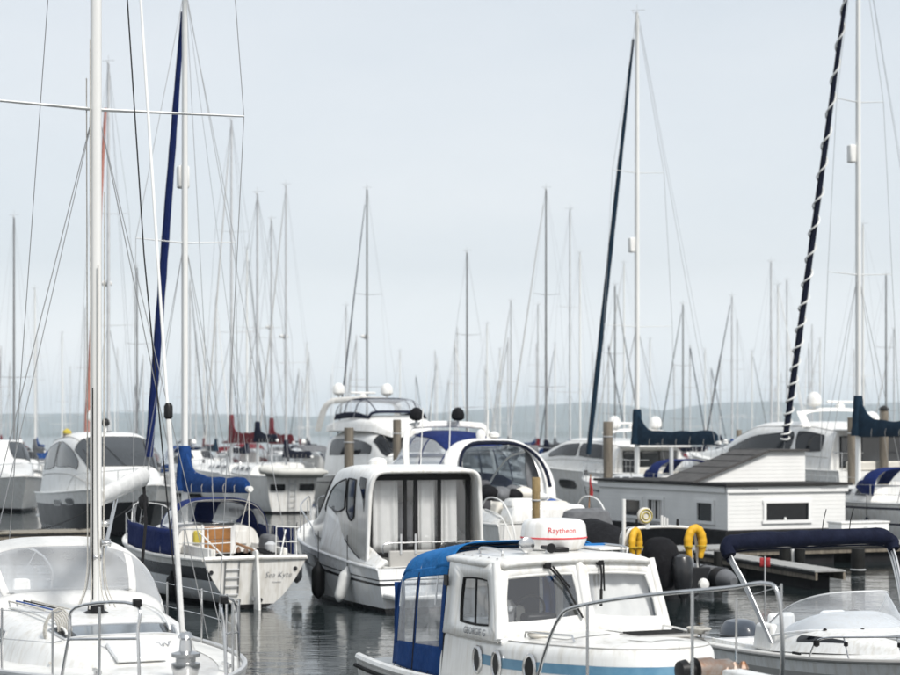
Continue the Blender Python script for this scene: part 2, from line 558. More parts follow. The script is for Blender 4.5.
class Hull:
    """x from 0 (transom) to L (stem head); rows v from 0 (waterline) to 1 (sheer)"""
    def __init__(s, L, B, z0, z1, sag=0.06, tr=0.85, tm=0.42, q=2.2, w0=0.75, w1=0.82, p=0.7, rake=0.7, trake=0.0, depth=0.35, zp=1.7):
        s.L, s.B, s.z0, s.z1, s.sag, s.tr, s.tm, s.q_, s.w0, s.w1, s.p, s.rake, s.trake, s.depth, s.zp = L, B, z0, z1, sag, tr, tm, q, w0, w1, p, rake, trake, depth, zp
    def b(s, t):
        if t < s.tm: return s.B/2*(1-(1-s.tr)*((s.tm-t)/s.tm)**2)
        return s.B/2*max(0.0, 1-((t-s.tm)/(1-s.tm))**s.q_)
    def sheer(s, t):
        return s.z0+(s.z1-s.z0)*t**s.zp-s.sag*sin(pi*t)
    def __call__(s, t, v, side=1):
        b, zs = s.b(t), s.sheer(t)
        k = min(1, t/0.45)
        w = (s.w0*(1-k)+s.w1*k)*(1-0.45*max(0, (t-0.5)/0.5)**1.5)
        if v >= 0:
            y = b*(w+(1-w)*v**s.p)
            z = zs*v
        else:
            y = b*w*(1+v*0.55)
            z = s.depth*v
        x = s.L*t-s.rake*(1-v)*t**3+s.trake*v*(1-t)**4
        return Vector((x, side*y, z))
    def mesh(s, bands, nt=30, below='antifoul_black'):
        """bands: list of (v_top, material); first band starts at the waterline"""
        mats = [below]+[b for _, b in bands]
        mats = list(dict.fromkeys(mats))
        rows = [(-1, below), (-0.5, below)]
        prev = 0.0
        for vt, mm in bands:
            k = max(1, round((vt-prev)/0.16))
            rows += [(prev+(vt-prev)*i/k, mm) for i in range(k)]
            prev = vt
        rows.append((1.0, None))
        rows = [(v, r) for v, r in rows]
        ts = [1-(1-i/nt)**1.35 for i in range(nt+1)]
        m = MB()
        vs = [v for v, _ in rows]
        n = len(vs)
        for side in (1, -1):
            P = [s(t, v, side) for t in ts for v in vs]
            for j in range(n-1):
                F = []
                for i in range(nt):
                    f = (i*n+j, (i+1)*n+j, (i+1)*n+j+1, i*n+j+1)
                    F.append(f if side < 0 else f[::-1])
                m.add([], [], 0)
                b0 = len(m.v)
                if j == 0:
                    base = b0
                    m.v += [tuple(p) for p in P]
                m.f += [tuple(base+q for q in f) for f in F]
                m.mi += [mats.index(rows[j][1])]*len(F)
        for j in range(n-1):                # transom
            q = [s(0, vs[j], 1), s(0, vs[j], -1), s(0, vs[j+1], -1), s(0, vs[j+1], 1)]
            m.add(q, [(0, 1, 2, 3)], mats.index(rows[j][1]))
        return m, mats
    def edge(s, t0, t1, side, off=0.0, dz=0.0, n=20):
        r = []
        for i in range(n+1):
            t = t0+(t1-t0)*i/n
            p = s(t, 1, side)
            p.y -= side*off
            p.z += dz
            r.append(p)
        return r
    def deck(s, t0, t1, a=-1.0, b=1.0, camber=0.06, nt=20, ns=8, dz=0.0):
        def G(u, v):
            t = t0+(t1-t0)*u
            k = a+(b-a)*v
            p = s(t, 1, 1)
            return Vector((p.x, p.y*k, p.z+camber*(1-k*k)+dz))
        return MB().grid(G, nt, ns)
    def side(s, t0, t1, v0, v1, side, **k):
        f = lambda a, b: s(a, b, side)
        f2 = _Sf(f)
        return patch(f2, [(t0, v0), (t1, v0), (t1, v1), (t0, v1)], **k)
class _Sf:
    def __init__(s, f): s.f = f
    def __call__(s, a, b): return s.f(a, b)
    def hub(s, a):
        p = s.f(a, 0.5)
        return Vector((p.x, 0, p.z))

def hull_parts(parent, H, bands, rub='white_tube', rr=0.03, nt=30, below='antifoul_black'):
    m, mats = H.mesh(bands, nt, below)
    o = m.build('hull', mats, parent, ang=50)
    for sd in (1, -1):
        MB().tube(H.edge(0, 0.995, sd, 0, 0.0, 26), rr, 6).build('rubbing_strake', rub, parent)
    return o
def stanchions(parent, H, t0, t1, n, side, h=0.62, wires=2, post='steel', off=0.06, r=0.013, wr=0.005):
    tops = []
    for i in range(n):
        t = t0+(t1-t0)*i/(n-1)
        p = H(t, 1, side)
        p.y -= side*off
        MB().tube([p, p+Vector((0, 0, h))], r, 6).build('stanchion', post, parent)
        tops.append(p)
    for k in range(wires):
        hh = h*(1-k*0.48)-0.015
        MB().tube([p+Vector((0, 0, hh)) for p in tops], wr, 5).build('guard_wire', 'steel', parent)
    return tops
def rail(parent, pts, r=0.014, m='steel', name='rail', n=8):
    return MB().tube(pts, r, n).build(name, m, parent)
def arc(pts, k=6):
    """smooth polyline through points (Catmull-Rom)"""
    P = [Vector(p) for p in pts]
    P = [P[0]*2-P[1]]+P+[P[-1]*2-P[-2]]
    out = []
    for i in range(1, len(P)-2):
        a, b, c, d = P[i-1:i+3]
        for j in range(k):
            t = j/k
            out.append(0.5*((2*b)+(c-a)*t+(2*a-5*b+4*c-d)*t*t+(-a+3*b-3*c+d)*t**3))
    out.append(P[-2])
    return out
def text_mesh(txt, size, matn, parent, fn, name='lettering', bold=0.0, res=2):
    cu = bpy.data.curves.new('t', 'FONT')
    cu.body = txt
    cu.size = size
    cu.align_x = 'CENTER'
    cu.resolution_u = res
    cu.offset = bold
    ob = bpy.data.objects.new('t', cu)
    COL.objects.link(ob)
    dg = bpy.context.evaluated_depsgraph_get()
    me = bpy.data.meshes.new_from_object(ob.evaluated_get(dg))
    bpy.data.objects.remove(ob)
    bpy.data.curves.remove(cu)
    m = MB()
    m.add([fn(v.co.x, v.co.y) for v in me.vertices], [tuple(p.vertices) for p in me.polygons])
    bpy.data.meshes.remove(me)
    return m.build(name, matn, parent)
def squiggle(parent, fn, w, h, n, matn, name='lettering', r=0.006, seed=1):
    """handwritten line too faint to read"""
    R = random.Random(seed)
    pts = []
    for i in range(n*6+1):
        u = i/(n*6)
        pts.append(fn((u-0.5)*w+0.25*h*sin(i*1.05), h*(0.5*sin(i*2.1+R.random()*0.7)+(0.4 if i < 4 else 0))))
    return MB().tube(pts, r, 4).build(name, matn, parent)

# ------------------------------------------------------------------ setting: water, hills, far shore
wm = bpy.data.materials.new('harbour_water')
wm.use_nodes = True
n_, l_ = wm.node_tree.nodes, wm.node_tree.links
pb = n_['Principled BSDF']
pb.inputs['Base Color'].default_value = (0.012, 0.018, 0.019, 1)
pb.inputs['Roughness'].default_value = 0.035
pb.inputs['IOR'].default_value = 1.333
tcn = n_.new('ShaderNodeTexCoord')
hs = []
for sx, sy, scl, det, amp in ((0.35, 1.0, 1.1, 3, 1.0), (0.55, 1.6, 3.4, 3, 0.40), (0.7, 1.0, 0.22, 2, 2.0)):
    mpn = n_.new('ShaderNodeMapping')
    mpn.inputs['Scale'].default_value = (sx, sy, 1)
    mpn.inputs['Rotation'].default_value = (0, 0, 0.12)
    nn = n_.new('ShaderNodeTexNoise')
    nn.inputs['Scale'].default_value = scl
    nn.inputs['Detail'].default_value = det
    l_.new(tcn.outputs['Object'], mpn.inputs['Vector'])
    l_.new(mpn.outputs['Vector'], nn.inputs['Vector'])
    mu = n_.new('ShaderNodeMath'); mu.operation = 'MULTIPLY'
    mu.inputs[1].default_value = amp
    l_.new(nn.outputs['Fac'], mu.inputs[0])
    hs.append(mu)
a1 = n_.new('ShaderNodeMath'); a1.operation = 'ADD'
a2 = n_.new('ShaderNodeMath'); a2.operation = 'ADD'
l_.new(hs[0].outputs[0], a1.inputs[0]); l_.new(hs[1].outputs[0], a1.inputs[1])
l_.new(a1.outputs[0], a2.inputs[0]); l_.new(hs[2].outputs[0], a2.inputs[1])
bpn = n_.new('ShaderNodeBump')
bpn.inputs['Strength'].default_value = 0.38
bpn.inputs['Distance'].default_value = 0.05
l_.new(a2.outputs[0], bpn.inputs['Height'])
l_.new(bpn.outputs['Normal'], pb.inputs['Normal'])
MAT['water'] = wm
tag(MB().add([(-6300, -120, 0), (6300, -120, 0), (6300, 11200, 0), (-6300, 11200, 0)], [(0, 1, 2, 3)]).build('water', 'water'), kind='structure')

mat('hill_green', (0.045, 0.068, 0.055), 0.95, var=0.5, vscale=0.004, col2=(0.085, 0.10, 0.075))
def ridge(px):                              # skyline of the far hills, as height in metres at 3 km
    P = Prof([(-900, 12), (-300, 24), (0, 27), (150, 27), (300, 24), (420, 27), (470, 30), (540, 37), (610, 41), (660, 36), (710, 30), (760, 37), (830, 41), (900, 38), (1100, 44), (1500, 30), (1800, 20)])
    return P(px)[0]
def hill(u, v):
    X = -6000+12000*u
    Y = 6500+4000*v
    px = 450+FPX*X/7400
    base = max(0, ridge(min(1790, max(-890, px))))*7400/FPX
    f = sin(pi*min(1, v*1.55)/2)**1.3 if v < 0.65 else cos((v-0.65)/0.35*pi/2)
    r = 7.0*sin(X*0.0046+Y*0.0017)+4.5*sin(X*0.011+1.7+Y*0.004)+3.0*sin(X*0.030+0.3)
    return Vector((X, Y, -3+(base+r*v+3.5)*f))
tag(MB().grid(hill, 260, 24).build('hills', 'hill_green', ang=180), kind='structure')
def shore(u, v):
    X = -6000+12000*u
    h = 10+5*sin(X*0.0054)+3.5*sin(X*0.017+1)+2.4*sin(X*0.046)
    return Vector((X, 5600+250*v, -1.5+(h+1.5)*sin(pi*v)))
tag(MB().grid(shore, 240, 6).build('far_shore', 'hill_green', ang=180), kind='structure')
# ------------------------------------------------------------------ sailing rig
def rig(T, mx_, dz, top, r=0.08, mm='alloy_white', spreads=(), hoist=None, fore=None, back=None, chain=None,
        jib=None, jr=0.075, jtop=0.94, jbot=0.06, boom=None, cover=None, cov=(0.95, 0.28), wr=0.007, wm_='wire', stripe=None, collar=0.75,
        bm='alloy_white', lines=2, flat=0.72, jn=8, instruments=True, halyards=0, topped=True):
    mast = MB().tube([(mx_, 0, dz), (mx_, 0, (dz+top)/2), (mx_, 0, top)], [r, r, r*0.78], 10, flat=flat, up=(1, 0, 0)).build('mast', mm, T)
    if instruments:
        MB().tube([(mx_, 0, top), (mx_, 0, top+0.42)], 0.012, 4).tube([(mx_-0.02, 0, top+0.05), (mx_+0.32, 0, top+0.12), (mx_+0.34, 0.0, top+0.26)], 0.012, 4).tube([(mx_-0.25, -0.22, top+0.16), (mx_+0.1, 0.24, top+0.16)], 0.012, 4).lathe([(0.02, 0), (0.05, 0.03), (0.05, 0.09), (0.01, 0.11)], 8, (mx_-0.05, 0.03, top)).build('masthead_unit', 'alloy_dull', mast)
    for z, hw in spreads:
        for sd in (1, -1):
            MB().tube([(mx_, 0, z), (mx_-0.12, sd*hw, z+0.06)], [0.032, 0.018], 6, flat=0.55, up=(1, 0, 0)).build('spreader', mm, mast)
    hoist = hoist or top
    if fore:
        f, h = Vector(fore), Vector((mx_+r*0.7, 0, hoist))
        MB().tube([f, h], wr, 5).build('forestay', wm_, T)
        if jib:
            d = h-f
            pts, rr = [], []
            for i in range(25):
                u = jbot+(jtop-jbot)*i/24
                pts.append(f+d*u)
                k = sin(pi*min(1, 0.16+(i/24)*0.80))**0.5
                rr.append(jr*(0.45+0.62*k)*(1+0.06*sin(i*2.7))*(1.0-0.35*i/24))
            j = MB().tube(pts, rr, jn).build('furled_jib', jib, T)
            if stripe:
                hp = []
                turns = 21
                a_, b_ = d.normalized().orthogonal(), None
                b_ = d.normalized().cross(a_)
                for i in range(turns*14+1):
                    w = i/(turns*14)
                    # the windings crowd together towards the foot
                    ww = w**1.55
                    q = w*turns*2*pi
                    ii = min(23, int(ww*24)); fr = ww*24-ii
                    R_ = (rr[ii]*(1-fr)+rr[ii+1]*fr)*1.0+0.004
                    hp.append(f+d*(jbot+(jtop-jbot)*ww)+a_*(cos(q)*R_)+b_*(sin(q)*R_))
                MB().tube(hp, 0.030, 5).build('sail_edge_stripe', stripe, j)
            MB().lathe([(0.05, 0), (0.10, 0.02), (0.10, 0.05), (0.05, 0.07), (0.05, 0.12), (0.10, 0.14), (0.09, 0.18), (0.04, 0.2)], 14, f+Vector((0, 0, 0.05))).build('furling_drum', 'black_plastic', T)
    if back:
        for b in back:
            MB().tube([b, (mx_-r*0.7, 0, top)], wr, 5).build('backstay', wm_, T)
    if chain:
        cx, cy, cz = chain
        for sd in (1, -1):
            pts = [(cx, sd*cy, cz)]
            for z, hw in spreads: pts.append((mx_-0.12, sd*hw, z+0.06))
            pts.append((mx_, sd*0.02, top-0.1))
            MB().tube(pts, wr, 5).build('shroud', wm_, T)
            if spreads:
                z, hw = spreads[0]
                MB().tube([(cx-0.25, sd*(cy-0.04), cz), (mx_, sd*0.04, z-0.08)], wr, 5).build('lower_shroud', wm_, T)
                MB().tube([(cx+0.45, sd*(cy-0.06), cz), (mx_, sd*0.04, z-0.1)], wr*0.9, 5).build('lower_shroud', wm_, T)
    for k in range(halyards):
        y = (-1)**k*0.05*(1+k//2)
        MB().tube([(mx_+0.05, y*1.8, dz+1.2), (mx_+0.04, y, top-0.3)], 0.006, 4).build('halyard', 'rope_white' if k % 2 else 'rope_black', T)
    if boom:
        be = Vector(boom[1]); bs = Vector(boom[0])
        B = MB().tube([bs, be], [0.075, 0.065], 10).build('boom', bm, T)
        if topped:
            MB().tube([be, (mx_-r, 0, top-0.1)], wr*0.7, 4).build('topping_lift', wm_, B)
        if cover:
            d = be-bs
            L = d.length
            u = d.normalized(); s_ = Vector((0, 0, 1)).cross(u).normalized()
            rings = []
            for i in range(22):
                w = i/21
                p = bs+d*(0.985*w)-u*0.10
                hgt = cov[1]+(cov[0]-cov[1])*exp(-w*L/0.42)
                wd = 0.105+0.07*exp(-w*L/0.5)+0.012*sin(w*17)
                hgt *= 1+0.05*sin(w*23+1)
                if i == 21: hgt *= 0.7; wd *= 0.7
                lo = -0.10
                if i == 0: wd *= 0.8
                ring = []
                for k in range(14):
                    a = 2*pi*k/14
                    yy, zz = cos(a), sin(a)
                    z_ = lo+(hgt-lo)*(0.5+0.5*zz)
                    narrow = 1-0.55*max(0, (z_-0.12)/max(0.2, hgt))**0.8
                    ring.append(p+s_*(wd*yy*narrow*abs(cos(a))**-0.15 if abs(cos(a)) > 0.05 else 0.0)+Vector((0, 0, z_)))
                rings.append(ring)
            c = MB().loft(rings).build('sail_cover', cover, B)
            if collar:
                cr_ = MB()
                rg = []
                for i in range(9):
                    w = i/8
                    z = bs.z-0.05+(cov[0]+0.02)*w
                    rad = (r+0.035)+0.11*(1-w)**1.2+0.012*sin(i*2.1)
                    rg.append([Vector((mx_+rad*1.05*cos(2*pi*k/12)-0.03*(1-w), rad*sin(2*pi*k/12), z)) for k in range(12)])
                cr_.loft(rg).build('mast_collar', cover, B)
            for i in range(1, 6):
                w = i/6
                p = bs+d*w
                hgt = cov[1]+(cov[0]-cov[1])*exp(-w*L/0.42)
                MB().tube([p+s_*0.12+Vector((0, 0, -0.08)), p+s_*0.13+Vector((0, 0, 0.05)), p+Vector((0, 0, hgt+0.015)), p-s_*0.13+Vector((0, 0, 0.05)), p-s_*0.12+Vector((0, 0, -0.08))], 0.008, 4).build('tie', 'rope_white', c)
    return mast

# ------------------------------------------------------------------ white sailing boat by the quay, bow towards us
def fore_sailboat():
    T = thing('sailing_boat', 'white sailing boat with clear spray hood and white furled foresail beside the quay', 'sailboat', (-3.776, 20.0, 0), NEAR)
    H = Hull(9.6, 3.15, 1.25, 1.50, sag=0.03, tr=0.8, tm=0.42, q=2.3, w0=0.8, w1=0.86, p=0.5, rake=0.55)
    Hh = MB()
    # hull is drawn with x=0 at transom; mast stands 5.4 m forward of it
    OX = -5.5
    def sh(o): o.location.x = OX; return o
    m, mats = H.mesh([(0.12, 'stripe_blue'), (1.0, 'gelcoat')], 34)
    sh(m.build('hull', mats, T, ang=50))
    sh(H.deck(0.0, 1.0, camber=0.07, nt=40, ns=12).build('deck', 'gelcoat', T))
    for sd in (1, -1):
        sh(MB().tube(H.edge(0, 0.99, sd, 0.02, 0.02, 30), 0.028, 6).build('toe_rail', 'alloy', T))
        sh(H.deck(0.38, 0.93, 0.72*sd, 0.95*sd, camber=0.07, nt=24, ns=2, dz=0.006).build('nonskid_panel', 'nonskid', T))
    C = House([(-2.6, 1.10, 1.25, 1.80), (-1.0, 1.12, 1.28, 1.82), (0.2, 1.02, 1.3, 1.80), (1.0, 0.86, 1.33, 1.70), (1.7, 0.62, 1.36, 1.56), (2.15, 0.34, 1.38, 1.43)], e=0.42, th=0.14)
    cab = C.mesh(36, 36).build('cabin_top', 'gelcoat', T)
    for x0, x1 in ((-2.2, -1.2), (-0.95, -0.05)):
        for sd in (1, -1):
            pane(T, C.side(x0, x1, 0.30, 0.72, sd, f2=0.66, f3=0.32, k=0.2), 'dark_glass', 'alloy', 0.010)
    # slanted deck window in front of the mast: tinted strip with dark ends
    pane(T, C.top(0.72, 1.14, 0.30, 0.70, k=0.06, off=0.008), 'pale_glass', 'alloy', 0.012, name='deck_window')
    for a, b in ((0.325, 0.40), (0.60, 0.675)):
        pane(T, C.top(0.78, 1.10, a, b, k=0.1, off=0.014), 'dark_glass', None, name='window_blind')
    hat = MB()
    hat.box((1.75, 0, 1.575), (0.5, 0.5, 0.05), M=Matrix.Rotation(radians(12), 3, 'Y'))
    hh = hat.build('fore_hatch', 'gelcoat_cool', T, bevel=0.015)
    for sd in (1, -1):
        rail(T, arc([(-1.0, sd*0.72, 1.74), (-0.95, sd*0.72, 1.80), (0.2, sd*0.64, 1.82), (0.95, sd*0.54, 1.74), (1.0, sd*0.54, 1.66)], 4), 0.014, 'white_tube', 'grab_rail')
    # sheets and clutches led aft on the cabin top
    for k in range(4):
        MB().tube([(-0.12, -0.25-0.09*k, 1.84), (-0.9, -0.42-0.08*k, 1.855), (-1.55, -0.5-0.08*k, 1.85)], 0.009, 5).build('control_line', ['rope_white', 'rope_black', 'rope_blue', 'rope_white'][k], T)
    for sd in (1, -1):
        w = MB().lathe([(0.075, 0), (0.085, 0.03), (0.06, 0.05), (0.055, 0.11), (0.075, 0.135), (0.03, 0.15)], 14, (-1.35, sd*0.66, 1.80)).build('winch', 'steel', T)
    # spray hood: white cloth top, big clear front
    Hd = House([(-2.75, 1.17, 1.55, 2.40), (-2.35, 1.20, 1.55, 2.50), (-1.9, 1.20, 1.56, 2.42), (-1.5, 1.15, 1.60, 2.15), (-1.22, 1.06, 1.66, 1.88), (-1.12, 1.02, 1.66, 1.76)], e=0.62, th=0.08)
    hood = MB()
    qs = [i/44 for i in range(45)]
    def strip(x0, x1, q0, q1, n=10, k=30):
        return MB().grid(lambda u, v: Hd(x0+(x1-x0)*u, q0+(q1-q0)*v), n, k)
    strip(-2.75, -1.88, 0.0, 1.0, 8, 44).build('spray_hood', 'canvas_white', T, solid=0.008)
    strip(-1.28, -1.12, 0.0, 1.0, 3, 44).build('hood_hem', 'canvas_white', T, solid=0.01)
    for q0, q1, nm in ((0.0, 0.055, 'hood_seam'), (0.285, 0.325, 'hood_seam'), (0.675, 0.715, 'hood_seam'), (0.945, 1.0, 'hood_seam')):
        strip(-1.88, -1.28, q0, q1, 8, 4).build(nm, 'canvas_white', T, solid=0.009)
    for q0, q1 in ((0.055, 0.285), (0.325, 0.675), (0.715, 0.945)):
        strip(-1.88, -1.28, q0, q1, 8, 16).build('clear_window', 'vinyl_milky', T)
    for x in (-1.9, -2.6):
        MB().tube([Hd(x, q)*1.0-Vector((0, 0, 0.015)) for q in qs[1:-1]], 0.013, 6).build('hood_hoop', 'steel', T)
    # cockpit: coamings, wheel and bulkhead behind the hood
    MB().box((-2.55, 0, 1.62), (0.06, 1.9, 0.5)).build('bulkhead', 'gelcoat', T)
    MB().box((-2.59, 0, 1.62), (0.03, 0.6, 0.46)).build('washboard', 'smoke_glass', T)
    for sd in (1, -1):
        MB().box((-4.0, sd*0.95, 1.48), (2.7, 0.3, 0.34), taper=0.9).build('cockpit_coaming', 'gelcoat', T, bevel=0.03)
    wh = MB()
    wh.tube([(-4.3, 0.42*cos(a*pi/12), 1.85+0.42*sin(a*pi/12)) for a in range(24)], 0.016, 6, closed=True)
    for a in range(6):
        wh.tube([(-4.3, 0, 1.85), (-4.3, 0.42*cos(a*pi/3), 1.85+0.42*sin(a*pi/3))], 0.008, 5)
    wh.build('steering_wheel', 'steel', T)
    MB().box((-4.18, 0, 1.5), (0.22, 0.28, 0.75), taper=0.7).build('binnacle', 'gelcoat', T, bevel=0.03)
    rig(T, 0, 1.78, 15.4, 0.070, spreads=((7.17, 1.68), (11.4, 1.35)), fore=(3.55, 0, 1.42), jib='alloy_white', jr=0.015, jbot=0.02, jtop=0.97,
        chain=(-0.25, 1.42, 1.42), back=[(-5.4, 0, 1.3)], wr=0.0055, flat=0.85)
    # furling drum is bigger on this boat: steel spool with black lower half
    MB().lathe([(0.04, -0.10), (0.10, -0.08), (0.12, 0.0), (0.13, 0.02), (0.13, 0.06), (0.09, 0.07), (0.09, 0.11), (0.13, 0.12), (0.13, 0.15), (0.06, 0.17), (0.05, 0.27), (0.07, 0.29), (0.05, 0.33), (0.03, 0.34)], 20, (3.53, 0, 1.60)).build('furler_spool', 'steel', T)
    MB().lathe([(0.09, -0.16), (0.13, -0.13), (0.135, -0.08), (0.10, -0.06)], 18, (3.54, 0, 1.60)).build('spool_guard', 'black_plastic', T)
    fs = Vector((3.55, 0, 1.42)); ft = Vector((0.06, 0, 15.4)); dd = (ft-fs).normalized()
    MB().tube([fs+dd*0.4, fs+dd*2.55], 0.026, 8).build('furled_foot', 'canvas_white', T)
    MB().lathe([(0.025, 0), (0.042, 0.02), (0.042, 0.12), (0.025, 0.15)], 12, fs+dd*2.5).build('foil_collar', 'black_plastic', T)
    # mast foot: collar, halyard blocks, winches, ropes
    MB().lathe([(0.13, 0), (0.13, 0.03), (0.09, 0.05), (0.085, 0.12)], 14, (0, 0, 1.78)).build('mast_step', 'black_plastic', T)
    for k, (a, zz) in enumerate(((0.6, 2.55), (2.4, 2.75), (3.6, 2.25), (5.3, 2.4))):
        MB().lathe([(0.045, 0), (0.035, 0.03), (0.035, 0.08), (0.045, 0.1)], 10, (0.07*cos(a), 0.07*sin(a), zz), axis='y').build('mast_winch', 'steel', T)
    for k in range(7):
        a = k*0.9
        MB().tube(arc([(0.10*cos(a), 0.10*sin(a), 5.5+k*0.4), (0.09*cos(a), 0.09*sin(a), 3.2), (0.11*cos(a+0.2), 0.10*sin(a+0.2), 2.2), (0.22*cos(a+0.2), 0.2*sin(a+0.3), 1.86)], 4), 0.007, 5).build('halyard', 'rope_black' if k == 3 else 'rope_white', T)
    MB().tube([(0.09, -0.055, 1.95), (0.085, -0.055, 4.2)], 0.007, 5).build('halyard', 'rope_black', T)
    MB().tube([(0.09, -0.02, 13.4), (0.4, 0.42, 5.6), (0.75, 0.7, 1.75)], 0.008, 5).build('topping_line', 'rope_black', T)
    MB().lathe([(0.03, 0), (0.07, 0.02), (0.07, 0.09), (0.02, 0.12)], 10, (0.10, 0, 8.55)).build('steaming_light', 'black_plastic', T)
    # boom with white stowed sail, eased out
    bs, be = Vector((-0.12, 0.06, 2.98)), Vector((-2.75, 1.22, 3.14))
    bo = MB().tube([bs, be], 0.055, 10).build('boom', 'alloy_white', T)
    d = be-bs
    s_ = Vector((0, 0, 1)).cross(d.normalized()).normalized()
    MB().loft([[bs+d*(i/10)+s_*(0.075*cos(2*pi*k/12))+Vector((0, 0, 0.05+(0.085+0.035*i/10)*sin(2*pi*k/12)+0.012*sin(i*2+k))) for k in range(12)] for i in range(11)]).build('stowed_sail', 'canvas_white', bo)
    MB().tube([be+Vector((0, 0, -0.05)), be+Vector((0.1, 0, -0.5)), be+Vector((0.02, -0.05, -1.3))], 0.02, 6).build('mainsheet', 'rope_black', bo)
    MB().lathe([(0.03, 0), (0.06, 0.04), (0.06, 0.14), (0.03, 0.18)], 10, be+Vector((-0.02, 0, -0.35))).build('block', 'black_plastic', bo)
    MB().tube([(-0.1, 0.0, 1.95), bs+d*0.35+Vector((0, 0, -0.06))], 0.022, 8).build('kicker', 'steel', bo)
    # split pulpit
    for sd in (1, -1):
        a, b = Vector((2.35, sd*0.86, 1.44)), Vector((3.45, sd*0.40, 1.50))
        tp = arc([a, a+Vector((0.10, -sd*0.05, 0.40)), a+Vector((0.16, -sd*0.10, 0.66)), b+Vector((-0.16, 0, 0.68)), b+Vector((-0.06, 0, 0.42)), b], 5)
        P = rail(T, tp, 0.0155, 'steel', 'pulpit')
        rail(P, [a+Vector((0.10, -sd*0.05, 0.36)), b+Vector((-0.09, 0, 0.38))], 0.013, 'steel', 'mid_bar')
        rail(P, [(a+b)/2, (a+b)/2+Vector((0.0, 0, 0.66))], 0.013, 'steel', 'pulpit_leg')
        MB().box(b+Vector((-0.08, 0, 0.70)), (0.09, 0.07, 0.07)).build('navigation_light', 'black_plastic', P, bevel=0.01)
    for sd in (1, -1):
        prev = None
        for i, t in enumerate((0.80, 0.70, 0.58, 0.45, 0.3, 0.15)):
            p = H(t, 1, sd)+Vector((OX, -sd*0.07, 0))
            MB().tube([p, p+Vector((0, 0, 0.64))], 0.0125, 6).build('stanchion', 'steel', T)
            q = p
            if prev is None: prev = Vector((2.35, sd*0.86, 1.44))
            for hh in (0.62, 0.34):
                MB().tube([prev+Vector((0, 0, hh)), q+Vector((0, 0, hh))], 0.0045, 4).build('guard_wire', 'steel', T)
            prev = p
    for sd in (1, -1):
        c = MB().box((2.75, sd*0.62, 1.53), (0.26, 0.03, 0.03)).box((2.75, sd*0.62, 1.50), (0.09, 0.04, 0.06)).build('cleat', 'steel', T)
    MB().box((3.55, 0, 1.50), (0.55, 0.16, 0.05)).build('bow_roller', 'steel', T, bevel=0.01)
    squiggle(T, lambda a, b: C(0.5+1.0-b*2.4, 0.46+a*0.42)+Vector((0, 0, 0.008)), 0.45, 0.055, 5, 'pale_print', r=0.004, seed=3)
    # things hanging on it
    p = T.matrix_basis @ Vector((0.86, -0.62, 1.83))
    R = random.Random(5)
    rc = thing('rope_coil', 'white rope coil hanging on the sailing boat cabin front with loose tail', 'rope', p, NEAR)
    m = MB()
    for k in range(7):
        rr = 0.10+0.012*k; oy = 0.012*(k-3)
        m.tube([Vector((0.02+oy*0.4, oy+rr*0.75*cos(2*pi*i/16), -0.11+rr*1.35*sin(2*pi*i/16))) for i in range(16)], 0.010, 6, closed=True)
    m.build('coil', 'rope_white', rc)
    MB().tube(arc([(0.03, 0.02, -0.18), (0.12, 0.05, -0.30), (0.35, 0.02, -0.36), (0.7, 0.10, -0.38), (1.1, 0.3, -0.39)], 5), 0.010, 6).build('tail', 'rope_white', rc)
    MB().tube(arc([(0.03, -0.03, -0.2), (0.10, -0.06, -0.34), (0.22, -0.09, -0.38), (0.45, -0.14, -0.38)], 5), 0.010, 6).build('tail', 'rope_white', rc)
    return T
fore_sailboat()

# ------------------------------------------------------------------ small cabin boat with blue canopy and radar dome
def ring_panel(outer, inner_c, k=0.18, n=10):
    """wall panel from a 4-corner outline with one rounded opening; corners are Vectors in the same order"""
    def bil(c, x, y):
        u, v = (x+1)/2, (y+1)/2
        return (c[0]*(1-u)+c[1]*u)*(1-v)+(c[3]*(1-u)+c[2]*u)*v
    bd = [(2*i/n-1, -1) for i in range(n)]+[(1, 2*j/n-1) for j in range(n)]+[(1-2*i/n, 1) for i in range(n)]+[(-1, 1-2*j/n) for j in range(n)]
    inn = [bil(inner_c, *squircle(x, y, k)) for x, y in bd]
    out = [bil(outer, x, y) for x, y in bd]
    N = len(bd)
    m = MB().add(out+inn, [(i, (i+1) % N, N+(i+1) % N, N+i) for i in range(N)])
    g = MB().grid(lambda a, b: bil(inner_c, *squircle(2*a-1, 2*b-1, k)), n, n)
    return m, g, inn

